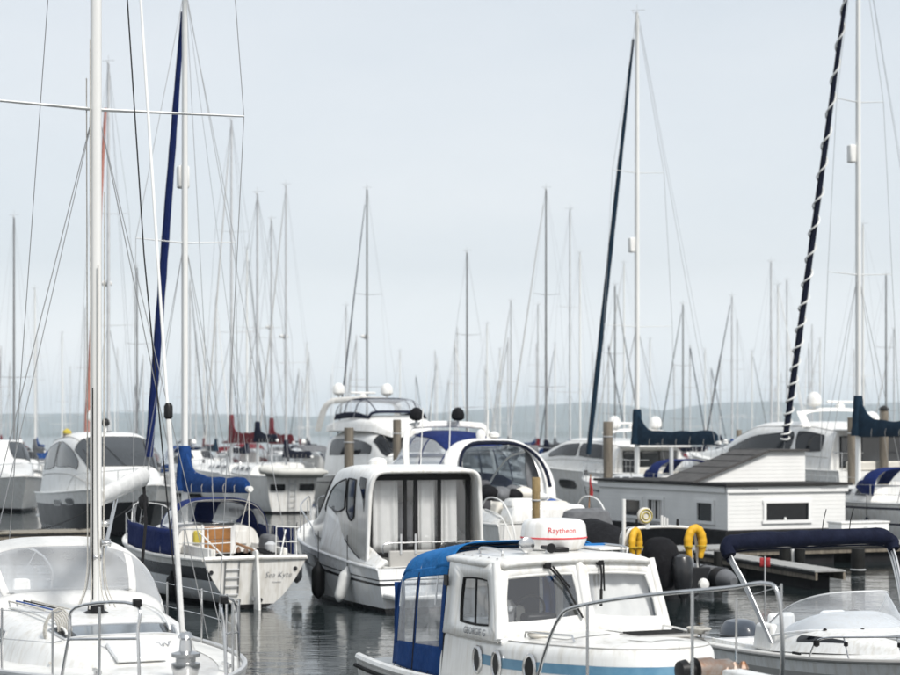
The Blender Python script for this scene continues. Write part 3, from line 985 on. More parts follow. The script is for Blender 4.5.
def pilot_boat():
    T = thing('cabin_boat', 'small white cabin boat with bright blue rear canopy and round radar dome', 'motorboat', (1.325, 18.4, 0), NEAR)
    H = Hull(6.75, 2.55, 1.18, 1.62, sag=0.05, tr=0.9, tm=0.42, q=2.6, w0=0.82, w1=0.8, p=0.75, rake=0.5)
    OX = -3.3
    m, mats = H.mesh([(0.10, 'stripe_blue'), (1.0, 'gelcoat')], 34)
    m.build('hull', mats, T, ang=50, loc=(OX, 0, 0))
    H.deck(0.0, 1.0, camber=0.04, nt=34, ns=10).build('deck', 'nonskid', T, loc=(OX, 0, 0))
    for sd in (1, -1):
        MB().tube(H.edge(0, 0.99, sd, 0.03, 0.04, 30), 0.05, 8).build('gunwale', 'gelcoat', T, loc=(OX, 0, 0))
        MB().tube(H.edge(0, 0.99, sd, -0.015, -0.05, 30), 0.025, 6).build('rubbing_strake', 'rubber', T, loc=(OX, 0, 0))
    # low cabin trunk with round front, portholes and a blue band
    TP = Prof([(-1.35, 0.985), (0.0, 0.985), (0.5, 0.93), (0.95, 0.82), (1.35, 0.66), (1.68, 0.45), (1.86, 0.24), (1.93, 0.0)])
    def trunk(x, f, sd):                    # f: 0 deck .. 1 shoulder
        w = TP(x)[0]
        z = 1.20+0.10*max(0, x)/1.9+f*(0.53-0.02*max(0, x))
        w2 = w*(1-0.05*f) - (0.05*max(0, (f-0.80)/0.2)**2)
        return Vector((x+(-0.12*f if x > 1.5 else 0)*(x-1.5)/0.43, sd*max(0, w2), z))
    xs = [-1.35+1.35*i/6 for i in range(6)]+[1.93*(1-(1-i/26)**1.6) for i in range(27)]
    fs = [0, 0.3, 0.5, 0.535, 0.66, 0.695, 0.80, 0.86, 0.92, 0.96, 1.0]
    m = MB()
    loop = [(x, 1) for x in xs]+[(x, -1) for x in xs[::-1][1:]]
    m.loft([[trunk(x, f, sd) for x, sd in loop] for f in fs], caps=False, closed=False)
    m.build('trunk', 'gelcoat', T)
    def ztop(x): return trunk(x, 1.0, 1).z
    mt = MB().grid(lambda u, v: (lambda x, k: Vector((trunk(x, 1, 1).x, trunk(x, 1, 1).y*k, ztop(x)+0.065*(1-k*k)+0.0)))(xs[min(len(xs)-1, int(round(u*(len(xs)-1))))], 2*v-1), len(xs)-1, 14)
    mt.build('trunk_top', 'gelcoat', T)
    for f0, f1, sdl in ((0.535, 0.67, (1, -1)),):
        st = MB().loft([[trunk(x, f, sd)*1.0+Vector((0.004 if x > 1.5 else 0, sd*0.005, 0)) for x, sd in loop if x > -0.55] for f in (0.50, 0.56, 0.62, 0.685)], caps=False, closed=False)
        st.build('blue_band', 'stripe_blue', T)
    for x in (-0.42, 0.02, 0.60):
        for sd in (1, -1):
            c = trunk(x, 0.56, sd); tx = (trunk(x+0.05, 0.56, sd)-trunk(x-0.05, 0.56, sd)).normalized()
            up = Vector((0, 0, 1)); nn = tx.cross(up)*(-sd)
            nn = Vector((nn.x, nn.y, nn.z)).normalized()
            if nn.y*sd < 0: nn = -nn
            rr = [c+nn*0.012+tx*(0.085*cos(2*pi*i/20))+up*(0.125*sin(2*pi*i/20)) for i in range(20)]
            po = MB().add([c+nn*0.010+(p-c)*0.98 for p in rr], [tuple(range(20))]).build('porthole', 'dark_glass', T)
            MB().tube(rr, 0.020, 8, closed=True).build('rim', 'steel', po)
    # wheelhouse walls with real openings
    z0 = 1.71
    A = lambda x, y, z: Vector((x, y, z))
    walls, panes = [], []
    tp = 2.44
    fl, fr_, flt, frt = A(0.02, -0.95, z0), A(0.10, 0.0, z0+0.07), A(-0.22, -0.86, tp), A(-0.16, 0.0, tp+0.03)
    def fp(c, u, v):
        return (c[0]*(1-u)+c[1]*u)*(1-v)+(c[3]*(1-u)+c[2]*u)*v
    fronts = []
    for sd in (-1, 1):
        o = [A(0.02, sd*0.95, z0), A(0.10, 0, z0+0.07), A(-0.16, 0, tp+0.03), A(-0.22, sd*0.86, tp)]
        i = [fp(o, 0.085, 0.20), fp(o, 0.94, 0.20), fp(o, 0.93, 0.83), fp(o, 0.10, 0.83)]
        fronts.append((o, i))
    sides = []
    for sd in (-1, 1):
        o = [A(-1.25, sd*0.965, z0-0.02), A(0.02, sd*0.95, z0), A(-0.22, sd*0.86, tp), A(-1.25, sd*0.88, tp-0.02)]
        i = [fp(o, 0.30, 0.17), fp(o, 0.875, 0.17), fp(o, 0.86, 0.80), fp(o, 0.31, 0.80)]
        sides.append((o, i))
    for o, i in fronts+sides:
        m, g, inn = ring_panel(o, i, 0.22)
        w = m.build('wheelhouse_wall', 'gelcoat', T, solid=0.035)
        gl = g.build('window', 'glass', T)
        MB().tube(inn, 0.019, 8, closed=True).build('window_seal', 'rubber' if (o, i) in sides else 'fender_white', gl)
        if (o, i) in sides:                 # sliding pane bar
            MB().tube([fp(i, 0.5, 0.02), fp(i, 0.5, 0.98)], 0.012, 5).build('pane_bar', 'black_plastic', gl)
    for sd in (-1, 1):                      # rounded corner posts
        MB().tube([A(0.01, sd*0.93, z0+0.02), A(-0.22, sd*0.855, tp+0.01)], 0.045, 10).build('corner_post', 'gelcoat', T)
        MB().tube([A(0.03, sd*0.93, z0), A(0.10, sd*0.45, z0+0.035), A(0.115, 0, z0+0.07)], 0.03, 8).build('screen_sill', 'gelcoat', T)
    MB().tube([A(0.105, 0, z0+0.04), A(-0.15, 0, tp+0.03)], 0.045, 10).build('centre_post', 'gelcoat', T)
    # crowned roof with a visor lip
    def roof(u, v):
        x = -1.32+1.18*u; k = 2*v-1
        e = 1-0.10*max(0, u-0.75)/0.25
        w = 0.905*e
        ed = max(abs(k)**7, max(0, (u-0.88)/0.12)**2*0.9)
        return Vector((x+0.05*(1-k*k)*u, w*k, tp+0.03+0.035*(1-k*k)*(0.85+0.15*u)-0.045*ed+0.0*(1-u)))
    MB().grid(roof, 24, 26).build('roof', 'gelcoat', T, solid=0.05, ang=60)
    for sd in (1, -1):
        r = rail(T, arc([A(-0.95, sd*0.70, tp+0.06), A(-0.92, sd*0.70, tp+0.12), A(-0.45, sd*0.70, tp+0.12), A(-0.42, sd*0.70, tp+0.06)], 4), 0.012, 'steel', 'roof_rail')
    # interior: dash, seats, wheel, rear bulkhead
    MB().box(A(-0.28, 0, 1.74), (0.45, 1.72, 0.20)).build('dashboard', 'interior_grey', T, bevel=0.02)
    MB().box(A(-0.30, -0.36, 1.88), (0.18, 0.34, 0.12)).build('instrument_pod', 'black_plastic', T, bevel=0.03)
    for sd in (1, -1):
        MB().box(A(-0.85, sd*0.45, 1.72), (0.12, 0.40, 0.50)).build('seat_back', 'cream_deck', T, bevel=0.05)
    MB().box(A(-1.22, -0.12, 1.95), (0.05, 0.42, 1.0)).build('rear_bulkhead', 'hull_navy', T)
    MB().grid(lambda u, v: Vector((-0.10-0.24*v+0.012*sin(u*22), 0.10+0.74*u, 1.83+0.56*v)), 30, 3).build('screen_blind', 'curtain', T)
    MB().box(A(-0.7, 0, 1.22), (1.2, 1.8, 0.04)).build('cabin_sole', 'interior_grey', T)
    sw = MB().tube([A(-0.52+0.06*sin(a*pi/10), -0.36+0.17*cos(a*pi/10), 1.94+0.16*sin(a*pi/10)) for a in range(20)], 0.014, 6, closed=True).build('steering_wheel', 'black_plastic', T)
    # wipers
    def wiper(o, u, v, u2, v2, u3, v3):
        n_ = (o[1]-o[0]).cross(o[3]-o[0]).normalized()
        if n_.x < 0: n_ = -n_
        p, q, r_ = (fp(o, a, b)+n_*0.05 for a, b in ((u, v), (u2, v2), (u3, v3)))
        w = MB().tube([p, (p+q)/2+n_*0.02, q], 0.011, 6).tube([p+(q-p)*0.10+Vector((0, 0.035, 0.01)), q+Vector((0, 0.035, 0.0))], 0.010, 6).build('wiper', 'black_plastic', T)
        MB().tube([q-(r_-q)*0.1, r_], 0.010, 5, flat=1.6).build('blade', 'rubber', w)
        MB().box(p-n_*0.01, (0.06, 0.07, 0.06)).build('wiper_motor', 'black_plastic', w, bevel=0.01)
    o = fronts[0][0]
    wiper(o, 0.60, 0.93, 0.80, 0.60, 0.93, 0.18)
    o = fronts[1][0]
    wiper(o, 0.74, 0.95, 0.80, 0.55, 0.84, 0.34)
    # radar dome
    rd = MB().lathe([(0.06, -0.14), (0.20, -0.135), (0.30, -0.08), (0.335, 0.0), (0.338, 0.02)], 40, (-0.80, 0.06, 2.635)).build('radar_base', 'gelcoat', T)
    dome = MB().lathe([(0.338, 0.026), (0.335, 0.06), (0.325, 0.15), (0.305, 0.185), (0.26, 0.205), (0.12, 0.218), (0.01, 0.22)], 40, (-0.80, 0.06, 2.635)).build('radar_dome', 'gelcoat', T)
    MB().lathe([(0.3385, 0.014), (0.3425, 0.016), (0.3425, 0.028), (0.3385, 0.03)], 40, (-0.80, 0.06, 2.635)).build('red_line', 'red_print', dome)
    MB().lathe([(0.16, -0.22), (0.13, -0.15), (0.13, -0.12)], 20, (-0.80, 0.06, 2.635)).build('radar_foot', 'gelcoat', T)
    ca = -pi/2+radians(66.4)+0.22           # faces the quay
    def on_dome(x, y):
        a = ca+x/0.335
        z = 0.078+y
        R_ = 0.3385-0.010*max(0, (z-0.06)/0.09)
        return Vector((-0.80+R_*cos(a), 0.06+R_*sin(a), 2.635+z))
    text_mesh('Raytheon', 0.080, 'red_print', dome, on_dome, bold=0.0)
    # horn, lamp, whip aerial on the roof
    MB().lathe([(0.01, -0.10), (0.05, -0.09), (0.075, -0.03), (0.078, 0.02), (0.06, 0.03)], 16, A(-0.40, -0.44, tp+0.17), axis='x').tube([A(-0.42, -0.44, tp+0.06), A(-0.42, -0.44, tp+0.15)], 0.02, 8).build('searchlight', 'steel', T)
    MB().lathe([(0.02, -0.12), (0.025, 0.0), (0.05, 0.08), (0.045, 0.085)], 14, A(-0.34, -0.24, tp+0.14), axis='x').build('horn', 'black_plastic', T)
    MB().tube([A(-0.36, -0.24, tp+0.08), A(-0.36, -0.24, tp+0.14)], 0.015, 6).build('horn_foot', 'steel', T)
    MB().box(A(-0.45, -0.05, tp+0.11), (0.12, 0.16, 0.05)).build('aerial_puck', 'black_plastic', T, bevel=0.015)
    MB().box(A(-0.78, 0.62, tp+0.10), (0.5, 0.34, 0.03)).build('roof_hatch', 'gelcoat', T, bevel=0.012)
    MB().box(A(-0.95, 0.62, tp+0.12), (0.14, 0.30, 0.02)).build('hatch_pad', 'canvas_bright', T)
    # foredeck: louvred hatch, grab rail, cleat, windlass, roller
    lv = MB().box(A(0.98, 0.26, ztop(0.98)+0.060), (0.40, 0.62, 0.02)).build('deck_grille', 'grey_panel', T, bevel=0.008)
    for k in range(6):
        MB().box(A(0.82+0.062*k, 0.26, ztop(0.98)+0.078-0.004*k), (0.036, 0.56, 0.016)).build('slat', 'rubber', lv)
    for sd in (1, -1):
        g = [trunk(x, 1.0, sd)+Vector((0, -sd*0.12, 0.03+dz)) for x, dz in ((0.20, 0.0), (0.22, 0.055), (0.55, 0.055), (0.92, 0.055), (0.95, 0.0))]
        rail(T, g, 0.011, 'steel', 'grab_rail')
    cl = MB().box(A(1.05, 0.66, ztop(1.05)+0.085), (0.30, 0.05, 0.025)).box(A(0.98, 0.66, ztop(1.05)+0.055), (0.03, 0.04, 0.06)).box(A(1.12, 0.66, ztop(1.05)+0.055), (0.03, 0.04, 0.06)).box(A(1.05, 0.66, ztop(1.05)+0.03), (0.34, 0.09, 0.015)).build('cleat', 'steel', T)
    MB().lathe([(0.10, 0), (0.12, 0.02), (0.11, 0.05)], 16, A(0.25, -0.62, ztop(0.2)+0.03)).build('vent_cap', 'cream_deck', T)
    zd = 1.50
    wl_ = MB().lathe([(0.03, -0.27), (0.085, -0.26), (0.10, -0.20), (0.065, -0.17), (0.065, -0.12), (0.11, -0.10)], 16, A(2.28, -0.02, zd+0.16), axis='y').build('windlass_drum', 'black_plastic', T)
    MB().lathe([(0.105, -0.10), (0.105, 0.06), (0.085, 0.10), (0.085, 0.24), (0.06, 0.28)], 16, A(2.28, -0.02, zd+0.16), axis='y').build('windlass', 'rust_metal', T)
    MB().box(A(2.28, 0.02, zd+0.03), (0.30, 0.42, 0.05)).build('windlass_bed', 'gelcoat_worn', T, bevel=0.01)
    for k in range(3):
        MB().lathe([(0.03, 0), (0.055, 0.05), (0.02, 0.11)], 8, A(2.32, 0.16+0.09*k, zd+0.11)).build('deck_fitting', 'rust_metal', T)
    MB().box(A(3.05, 0, 1.66), (0.75, 0.20, 0.10)).build('bow_platform', 'gelcoat', T, bevel=0.02)
    # bow rail
    g = lambda t, sd, z: Vector((OX, 0, 0))+H(t, 1, sd)*1.0+Vector((0, -sd*0.05, z))
    top = arc([g(0.655, -1, 0.02), g(0.675, -1, 0.36), g(0.705, -1, 0.69), g(0.74, -1, 0.79), g(0.84, -1, 0.85), g(0.94, -1, 0.87), A(3.34, -0.10, 2.49), A(3.46, -0.05, 2.40), A(3.48, -0.02, 1.95), A(3.42, 0.0, 1.62)], 7)
    R_ = rail(T, top, 0.0175, 'steel', 'bow_rail', 10)
    for t in (0.755, 0.9):
        rail(R_, [g(t, -1, 0.0), g(t, -1, 0.795 if t < 0.8 else 0.865)], 0.014, 'steel', 'rail_post')
    for t, zt in ((0.63, 0.80), (0.875, 0.90)):
        rail(R_, [g(t, 1, 0.0), g(t, 1, zt)], 0.0125, 'steel', 'rail_post')
    MB().tube([g(0.63, 1, 0.79), g(0.875, 1, 0.88)], 0.004, 4).build('guard_wire', 'wire', R_)
    # rear canopy on hoops
    CP = House([(-2.62, 0.98, 1.22, 2.28), (-2.45, 1.0, 1.22, 2.42), (-2.0, 1.01, 1.22, 2.50), (-1.30, 0.965, 1.22, 2.60)], e=0.24, th=0.09)
    qa = CP.q(0.80, 1)
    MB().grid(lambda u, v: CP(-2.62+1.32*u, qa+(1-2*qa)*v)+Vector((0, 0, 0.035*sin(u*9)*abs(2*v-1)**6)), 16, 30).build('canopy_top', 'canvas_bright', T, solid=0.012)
    for sd in (1, -1):
        pq = lambda x, f: CP(x, CP.q(f, sd))+Vector((0, sd*0.004, 0))
        def ws(x0, x1, f0, f1, n=6): return MB().grid(lambda u, v: pq(x0+(x1-x0)*u, f0+(f1-f0)*v), n, 8)
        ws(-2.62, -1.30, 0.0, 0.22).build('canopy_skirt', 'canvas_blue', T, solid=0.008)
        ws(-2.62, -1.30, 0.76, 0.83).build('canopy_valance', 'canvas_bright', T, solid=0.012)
        for x0, x1 in ((-2.62, -2.50), (-2.02, -1.96), (-1.40, -1.30)):
            ws(x0, x1, 0.20, 0.78, 2).build('canopy_strip', 'canvas_blue', T, solid=0.01)
        for x0, x1 in ((-2.50, -2.02), (-1.96, -1.40)):
            ws(x0, x1, 0.22, 0.76).build('clear_window', 'vinyl', T)
        MB().tube([pq(-1.99, f/10) for f in range(9)], 0.013, 5).build('zip', 'black_plastic', T)
        MB().tube([pq(-1.30, f/10) for f in range(9)], 0.014, 5).build('edging', 'black_plastic', T)
    for y0, y1, za, zb_ in ((-0.96, 0.96, 1.22, 1.44), (-0.96, -0.84, 1.44, 2.10), (0.84, 0.96, 1.44, 2.10), (-0.05, 0.05, 1.44, 2.10)):
        MB().grid(lambda u, v: Vector((-2.62-0.01*sin(v*7), y0+(y1-y0)*u, za+(zb_-za)*v)), 6, 4).build('canopy_back', 'canvas_blue', T, solid=0.01)
    for y0, y1 in ((-0.84, -0.05), (0.05, 0.84)):
        MB().grid(lambda u, v: Vector((-2.62-0.01*sin(v*7), y0+(y1-y0)*u, 1.44+0.66*v)), 6, 4).build('clear_window', 'vinyl', T)
    # seams, deck panels and small fittings on the moulding
    MB().tube([trunk(x, 0.995, sd)+Vector((0, sd*0.002, 0.002)) for x, sd in loop if x > 0.06], 0.006, 5).build('moulding_seam', 'grey_panel', T)
    MB().tube([trunk(x, 0.0, sd)+Vector((0, sd*0.006, 0.012)) for x, sd in loop], 0.010, 5).build('deck_sealant', 'grey_panel', T)
    for sd in (-1, 1):
        MB().tube([A(-1.24, sd*0.978, z0-0.02), A(-0.4, sd*0.972, z0-0.012), A(0.03, sd*0.958, z0-0.005)], 0.007, 5).build('moulding_seam', 'grey_panel', T)
        for k in range(5):
            MB().lathe([(0.012, 0), (0.012, 0.006), (0.006, 0.009)], 8, A(-1.12+0.2*k, sd*0.80, tp+0.044)).build('roof_bolt', 'steel', T)
    for x0, x1, a0, a1 in ((0.22, 0.72, 0.10, 0.72), (0.22, 0.72, -0.72, -0.10), (1.30, 1.62, -0.42, 0.42)):
        MB().grid(lambda u, v: (lambda x, k: Vector((x, trunk(x, 1, 1).y*k, ztop(x)+0.065*(1-k*k)+0.006)))(x0+(x1-x0)*u, a0+(a1-a0)*v), 6, 6).build('deck_panel', 'nonskid', T)
    rp = MB()
    for k in range(4):
        rp.tube([A(1.05+(0.10+0.012*k)*cos(q*pi/9), 0.66+(0.07+0.010*k)*sin(q*pi/9), ztop(1.05)+0.075+0.012*k) for q in range(18)], 0.009, 5, closed=True)
    rp.build('rope_turns', 'rope_white', T)
    MB().lathe([(0.045, 0), (0.045, 0.012), (0.02, 0.016)], 14, A(-0.6, 1.05, 1.25)).build('filler_cap', 'steel', T)
    MB().box(A(-1.23, -0.66, 1.95), (0.04, 0.44, 0.9)).build('rear_panel', 'gelcoat', T)
    MB().box(A(-0.55, 0.0, 2.05), (0.05, 0.06, 0.5)).build('cabin_post', 'gelcoat', T)
    MB().lathe([(0.05, 0), (0.09, 0.05), (0.09, 0.16), (0.04, 0.22)], 14, A(-0.34, -0.68, 1.86)).build('chrome_lamp', 'steel', T)
    MB().box(A(-1.0, -0.62, 1.62), (0.4, 0.5, 0.5)).build('locker', 'gelcoat_cool', T, bevel=0.03)
    for x in (-1.55, -2.0, -2.5):
        MB().tube([CP(x, qa*0.2+(1-qa*0.4)*k/20)-Vector((0, 0, 0.02)) for k in range(21)], 0.011, 5).build('canopy_hoop', 'steel', T)
    MB().box(A(-1.22, -0.955, 2.22), (0.09, 0.02, 0.11)).build('side_lamp', 'black_plastic', T)
    for k in range(6):
        MB().tube([A(-2.5+0.18*k, -1.0, 1.25), A(-2.5+0.18*k, -1.10, 1.02)], 0.004, 4).build('canopy_lash', 'rope_black', T)
    o = sides[0][0]
    ex = (o[1]-o[0]).normalized(); ez = (o[3]-o[0]).normalized()
    text_mesh('GEORGIE G', 0.098, 'grey_print', T, lambda x, y: fp(o, 0.60, 0.045)+ex*x+ez*y+Vector((0, -0.022, 0)))
    MB().box(A(-1.9, 0, 0.98), (2.2, 1.9, 0.04)).build('cockpit_sole', 'nonskid', T)
    return T
pilot_boat()

# ------------------------------------------------------------------ open cruiser, stern towards the quay, curtained aft doors
def curtained_cruiser():
    T = thing('cabin_cruiser', 'white cabin cruiser with pale curtains behind its glazed aft doors', 'motorboat', (-0.25, 39.4, 0), AWAY)
    H = Hull(7.9, 2.95, 0.92, 1.55, sag=0.02, tr=0.93, tm=0.40, q=2.5, w0=0.86, w1=0.84, p=0.85, rake=0.7, zp=1.3)
    m, mats = H.mesh([(0.10, 'stripe_black'), (0.60, 'gelcoat_cool'), (0.66, 'stripe_black'), (0.72, 'gelcoat_cool'), (0.75, 'hull_grey'), (1.0, 'gelcoat_cool')], 34)
    m.build('hull', mats, T, ang=50)
    H.deck(0.0, 1.0, camber=0.03, nt=30, ns=10).build('deck', 'nonskid', T)
    for sd in (1, -1):
        MB().tube(H.edge(0, 0.995, sd, 0.0, 0.0, 28), 0.035, 8).build('rubbing_strake', 'gelcoat_cool', T)
        pane(T, H.side(0.44, 0.60, 0.66, 0.88, sd, k=0.5), 'dark_glass', name='hull_window')
        # dark angled intake by the cockpit
        q = [H(0.16, 1.0, sd)+Vector((0, -sd*0.02, 0.34)), H(0.24, 1, sd)+Vector((0, -sd*0.0, 0.52)), H(0.10, 1, sd)+Vector((0, sd*0.0, 0.05))]
    # swim platform and transom
    MB().box((-0.35, 0, 0.36), (0.8, 2.5, 0.12)).build('swim_platform', 'gelcoat', T, bevel=0.04)
    # raised side bulwarks sweeping up into the cabin
    for sd in (1, -1):
        def bw(u, v):
            t = 0.0+0.42*u
            p = H(t, 1, sd)
            top = 0.16+0.85*max(0, (u-0.05)/0.95)**0.9
            return Vector((p.x, p.y-sd*(0.03+0.20*v), p.z+top*v))
        MB().grid(bw, 16, 6).build('bulwark', 'gelcoat', T, solid=0.06)
        f = lambda a, b: bw(a, b)
        mm, out = patch(_Sf(f), [(0.30, 0.20), (0.62, 0.60), (0.60, 0.82), (0.32, 0.72)], off=0.036, k=0.1)
        mm.build('air_intake', 'stripe_black', T)
    # cabin shell
    C = House([(0.70, 1.33, 1.05, 2.93), (1.1, 1.34, 1.05, 2.98), (2.0, 1.32, 1.1, 3.02), (3.0, 1.22, 1.2, 2.95), (3.7, 1.12, 1.28, 2.68), (4.4, 1.0, 1.33, 2.24), (5.3, 0.82, 1.38, 1.82), (6.4, 0.52, 1.44, 1.62), (7.1, 0.2, 1.50, 1.54)], e=0.17, th=0.06)
    C.mesh(48, 60, caps=False).build('cabin', 'gelcoat', T, solid=0.07)
    for sd in (1, -1):
        pane(T, C.side(2.0, 3.9, 0.42, 0.86, sd, f2=0.62, f3=0.50, k=0.3, off=0.052), 'smoke_glass', 'black_plastic', 0.02)
        pane(T, C.side(1.42, 1.92, 0.36, 0.86, sd, f2=0.86, f3=0.44, k=0.15, off=0.052), 'smoke_glass', 'black_plastic', 0.02)
        pane(T, C.side(0.86, 1.22, 0.45, 0.90, sd, f2=0.90, f3=0.82, k=0.1, off=0.052), 'dark_glass', None, name='quarter_light')
    for a, b in ((0.18, 0.49), (0.51, 0.82)):
        pane(T, C.top(3.55, 4.9, a, b, k=0.15, off=0.052), 'smoke_glass', 'black_plastic', 0.02, name='windscreen')
    # roof lip
    rp = [C(0.70, k/60)+Vector((-0.02-0.10*max(0, (C(0.70, k/60).z-2.5)/0.45), 0, 0.0)) for k in range(61)]
    MB().tube(rp, [0.035+0.015*max(0, min(1, (p.z-1.2)/1.2)) for p in rp], 10).build('roof_lip', 'gelcoat', T)
    # aft doors, recessed: black frame, three panes, curtains inside
    x = 1.02
    zb, zt, hw = 1.18, 2.74, 1.14
    F = MB().box((x, 0, zt+0.05), (0.07, 2*hw+0.14, 0.12)).build('door_frame', 'black_plastic', T)
    MB().box((x, 0, zb-0.04), (0.07, 2*hw+0.14, 0.10)).build('door_sill', 'black_plastic', F)
    for y in (hw, 0.34, 0.10, -0.46, -hw):
        MB().box((x, y, (zb+zt)/2), (0.065, 0.075 if abs(y) < 1 else 0.10, zt-zb)).build('door_post', 'black_plastic', F)
    for y0, y1 in ((hw, 0.34), (0.10, -0.46), (-0.46, -hw), (0.34, 0.10)):
        MB().grid(lambda u, v: Vector((x-0.01, y0+(y1-y0)*u, zb+(zt-zb)*v)), 1, 1).build('door_pane', 'glass', F)
    for y0, y1 in ((hw-0.04, 0.46), (-0.02, -0.42), (-0.52, -hw+0.22)):
        def cu(u, v):
            y = y0+(y1-y0)*u
            return Vector((x+0.10+0.028*sin(u*abs(y1-y0)*34+1.6*sin(u*7+y0*5)+0.5*sin(v*3))+0.02*v, y+0.02*(1-v)*sin(u*6), zb-0.02+(zt-zb+0.03)*v))
        MB().grid(cu, 44, 6).build('curtain', 'curtain', T, solid=0.004)
    MB().box((3.0, 0, 1.5), (2.6, 1.9, 0.7)).build('saloon_furniture', 'seat_grey', T)
    MB().box((1.5, 0.18, 1.75), (0.3, 0.4, 1.0)).build('helm_seat', 'seat_grey', T, bevel=0.08)
    # cockpit: rear seat wall and rail, twin outboards
    MB().box((0.28, -0.10, 1.00), (0.10, 2.2, 0.55)).build('transom_wall', 'grey_panel', T, bevel=0.03)
    r = rail(T, arc([(0.22, 1.15, 1.22), (0.22, 1.12, 1.42), (0.22, 0.6, 1.44), (0.22, -0.9, 1.44), (0.22, -1.2, 1.43), (0.22, -1.24, 1.2)], 4), 0.016, 'steel', 'transom_rail')
    for y in (0.75, 0.42):
        MB().tube([(0.22, y, 1.2), (0.22, y, 1.62)], 0.022, 8).build('rod_holder', 'alloy_dull', r)
    for y in (-0.10, -0.78):
        o = MB()
        rings = []
        for z, a, b in ((0.85, 0.13, 0.10), (0.95, 0.24, 0.15), (1.15, 0.27, 0.18), (1.32, 0.26, 0.18), (1.43, 0.20, 0.15), (1.47, 0.10, 0.08)):
            rings.append([Vector((-0.42+a*(abs(cos(q))**0.7)*(1 if cos(q) > 0 else -1)*1.3, y+b*sin(q), z)) for q in (2*pi*k/18 for k in range(18))])
        o.loft(rings)
        o.tube([(-0.45, y, 0.9), (-0.48, y, -0.25)], [0.12, 0.09], 10, flat=0.5)
        e = o.build('outboard_engine', 'cowl_black', T)
        MB().tube([(-0.78, y-0.12, 1.2), (-0.8, y, 1.30), (-0.78, y+0.12, 1.2)], 0.02, 6).build('cowl_badge', 'fender_white', e)
    # bow rail and fittings
    for sd in (1, -1):
        pts = arc([H(0.46, 1, sd)+Vector((0, -sd*0.08, 0.0)), H(0.52, 1, sd)+Vector((0, -sd*0.10, 0.42)), H(0.62, 1, sd)+Vector((0, -sd*0.10, 0.60)), H(0.78, 1, sd)+Vector((0, -sd*0.08, 0.64)), H(0.92, 1, sd)+Vector((0, -sd*0.04, 0.66)), H(0.98, 1, sd)+Vector((0.05, 0, 0.60)), H(0.985, 1, sd)], 5)
        r = rail(T, pts, 0.016, 'steel', 'bow_rail')
        for t in (0.62, 0.78, 0.92):
            p = H(t, 1, sd)+Vector((0, -sd*0.08, 0))
            rail(r, [p, p+Vector((0, 0, 0.62))], 0.012, 'steel', 'rail_post')
    MB().lathe([(0.16, 0), (0.20, 0.03), (0.20, 0.12), (0.14, 0.18), (0.02, 0.2)], 18, (2.2, 0.5, 3.01)).build('radar_dome', 'gelcoat', T)
    MB().tube([(2.4, -0.6, 2.95), (2.3, -0.62, 4.3)], 0.012, 5).build('whip_aerial', 'white_tube', T)
    MB().lathe([(0.1, 0), (0.1, 0.05), (0.02, 0.16)], 12, (2.9, 0.1, 2.94)).build('mushroom_vent', 'gelcoat', T)
    MB().box((2.4, 0.0, 3.02), (0.7, 0.9, 0.03)).build('roof_hatch', 'smoke_glass', T, bevel=0.01)
    return T, H
CC, CCH = curtained_cruiser()

def fender(label, loc, r, h, m, tilt=0.0, group=None, top=0.7):
    T = thing('fender', label, 'fender', loc, 0, group)
    pr = [(0.02, -h/2-0.04), (r*0.5, -h/2), (r*0.9, -h/2+r*0.5), (r, -h/2+r), (r, h/2-r), (r*0.9, h/2-r*0.5), (r*0.45, h/2), (r*0.25, h/2+0.07), (0.02, h/2+0.09)]
    M = Matrix.Rotation(tilt, 3, 'Y')
    MB().lathe(pr, 16, M=M).build('body', m, T)
    a = M @ Vector((0, 0, h/2+0.06))
    MB().tube([a, a+Vector((0, 0, top))], 0.010, 5).build('lanyard', 'rope_black', T)
def on_side(Tm, H, t, v, sd, out):
    p = H(t, v, sd); p.y += sd*out
    return Tm.matrix_basis @ p
fender('white fender hanging near the bow of the curtained cruiser', on_side(CC, CCH, 0.70, 0.45, 1, 0.22), 0.13, 0.62, 'fender_white')
fender('white tilted fender hanging by the stern quarter of the curtained cruiser', on_side(CC, CCH, 0.20, 0.48, 1, 0.20), 0.13, 0.66, 'fender_white', 0.25)
fender('black fender hanging amidships on the curtained cruiser', on_side(CC, CCH, 0.40, 0.42, 1, 0.20), 0.15, 0.70, 'fender_black')

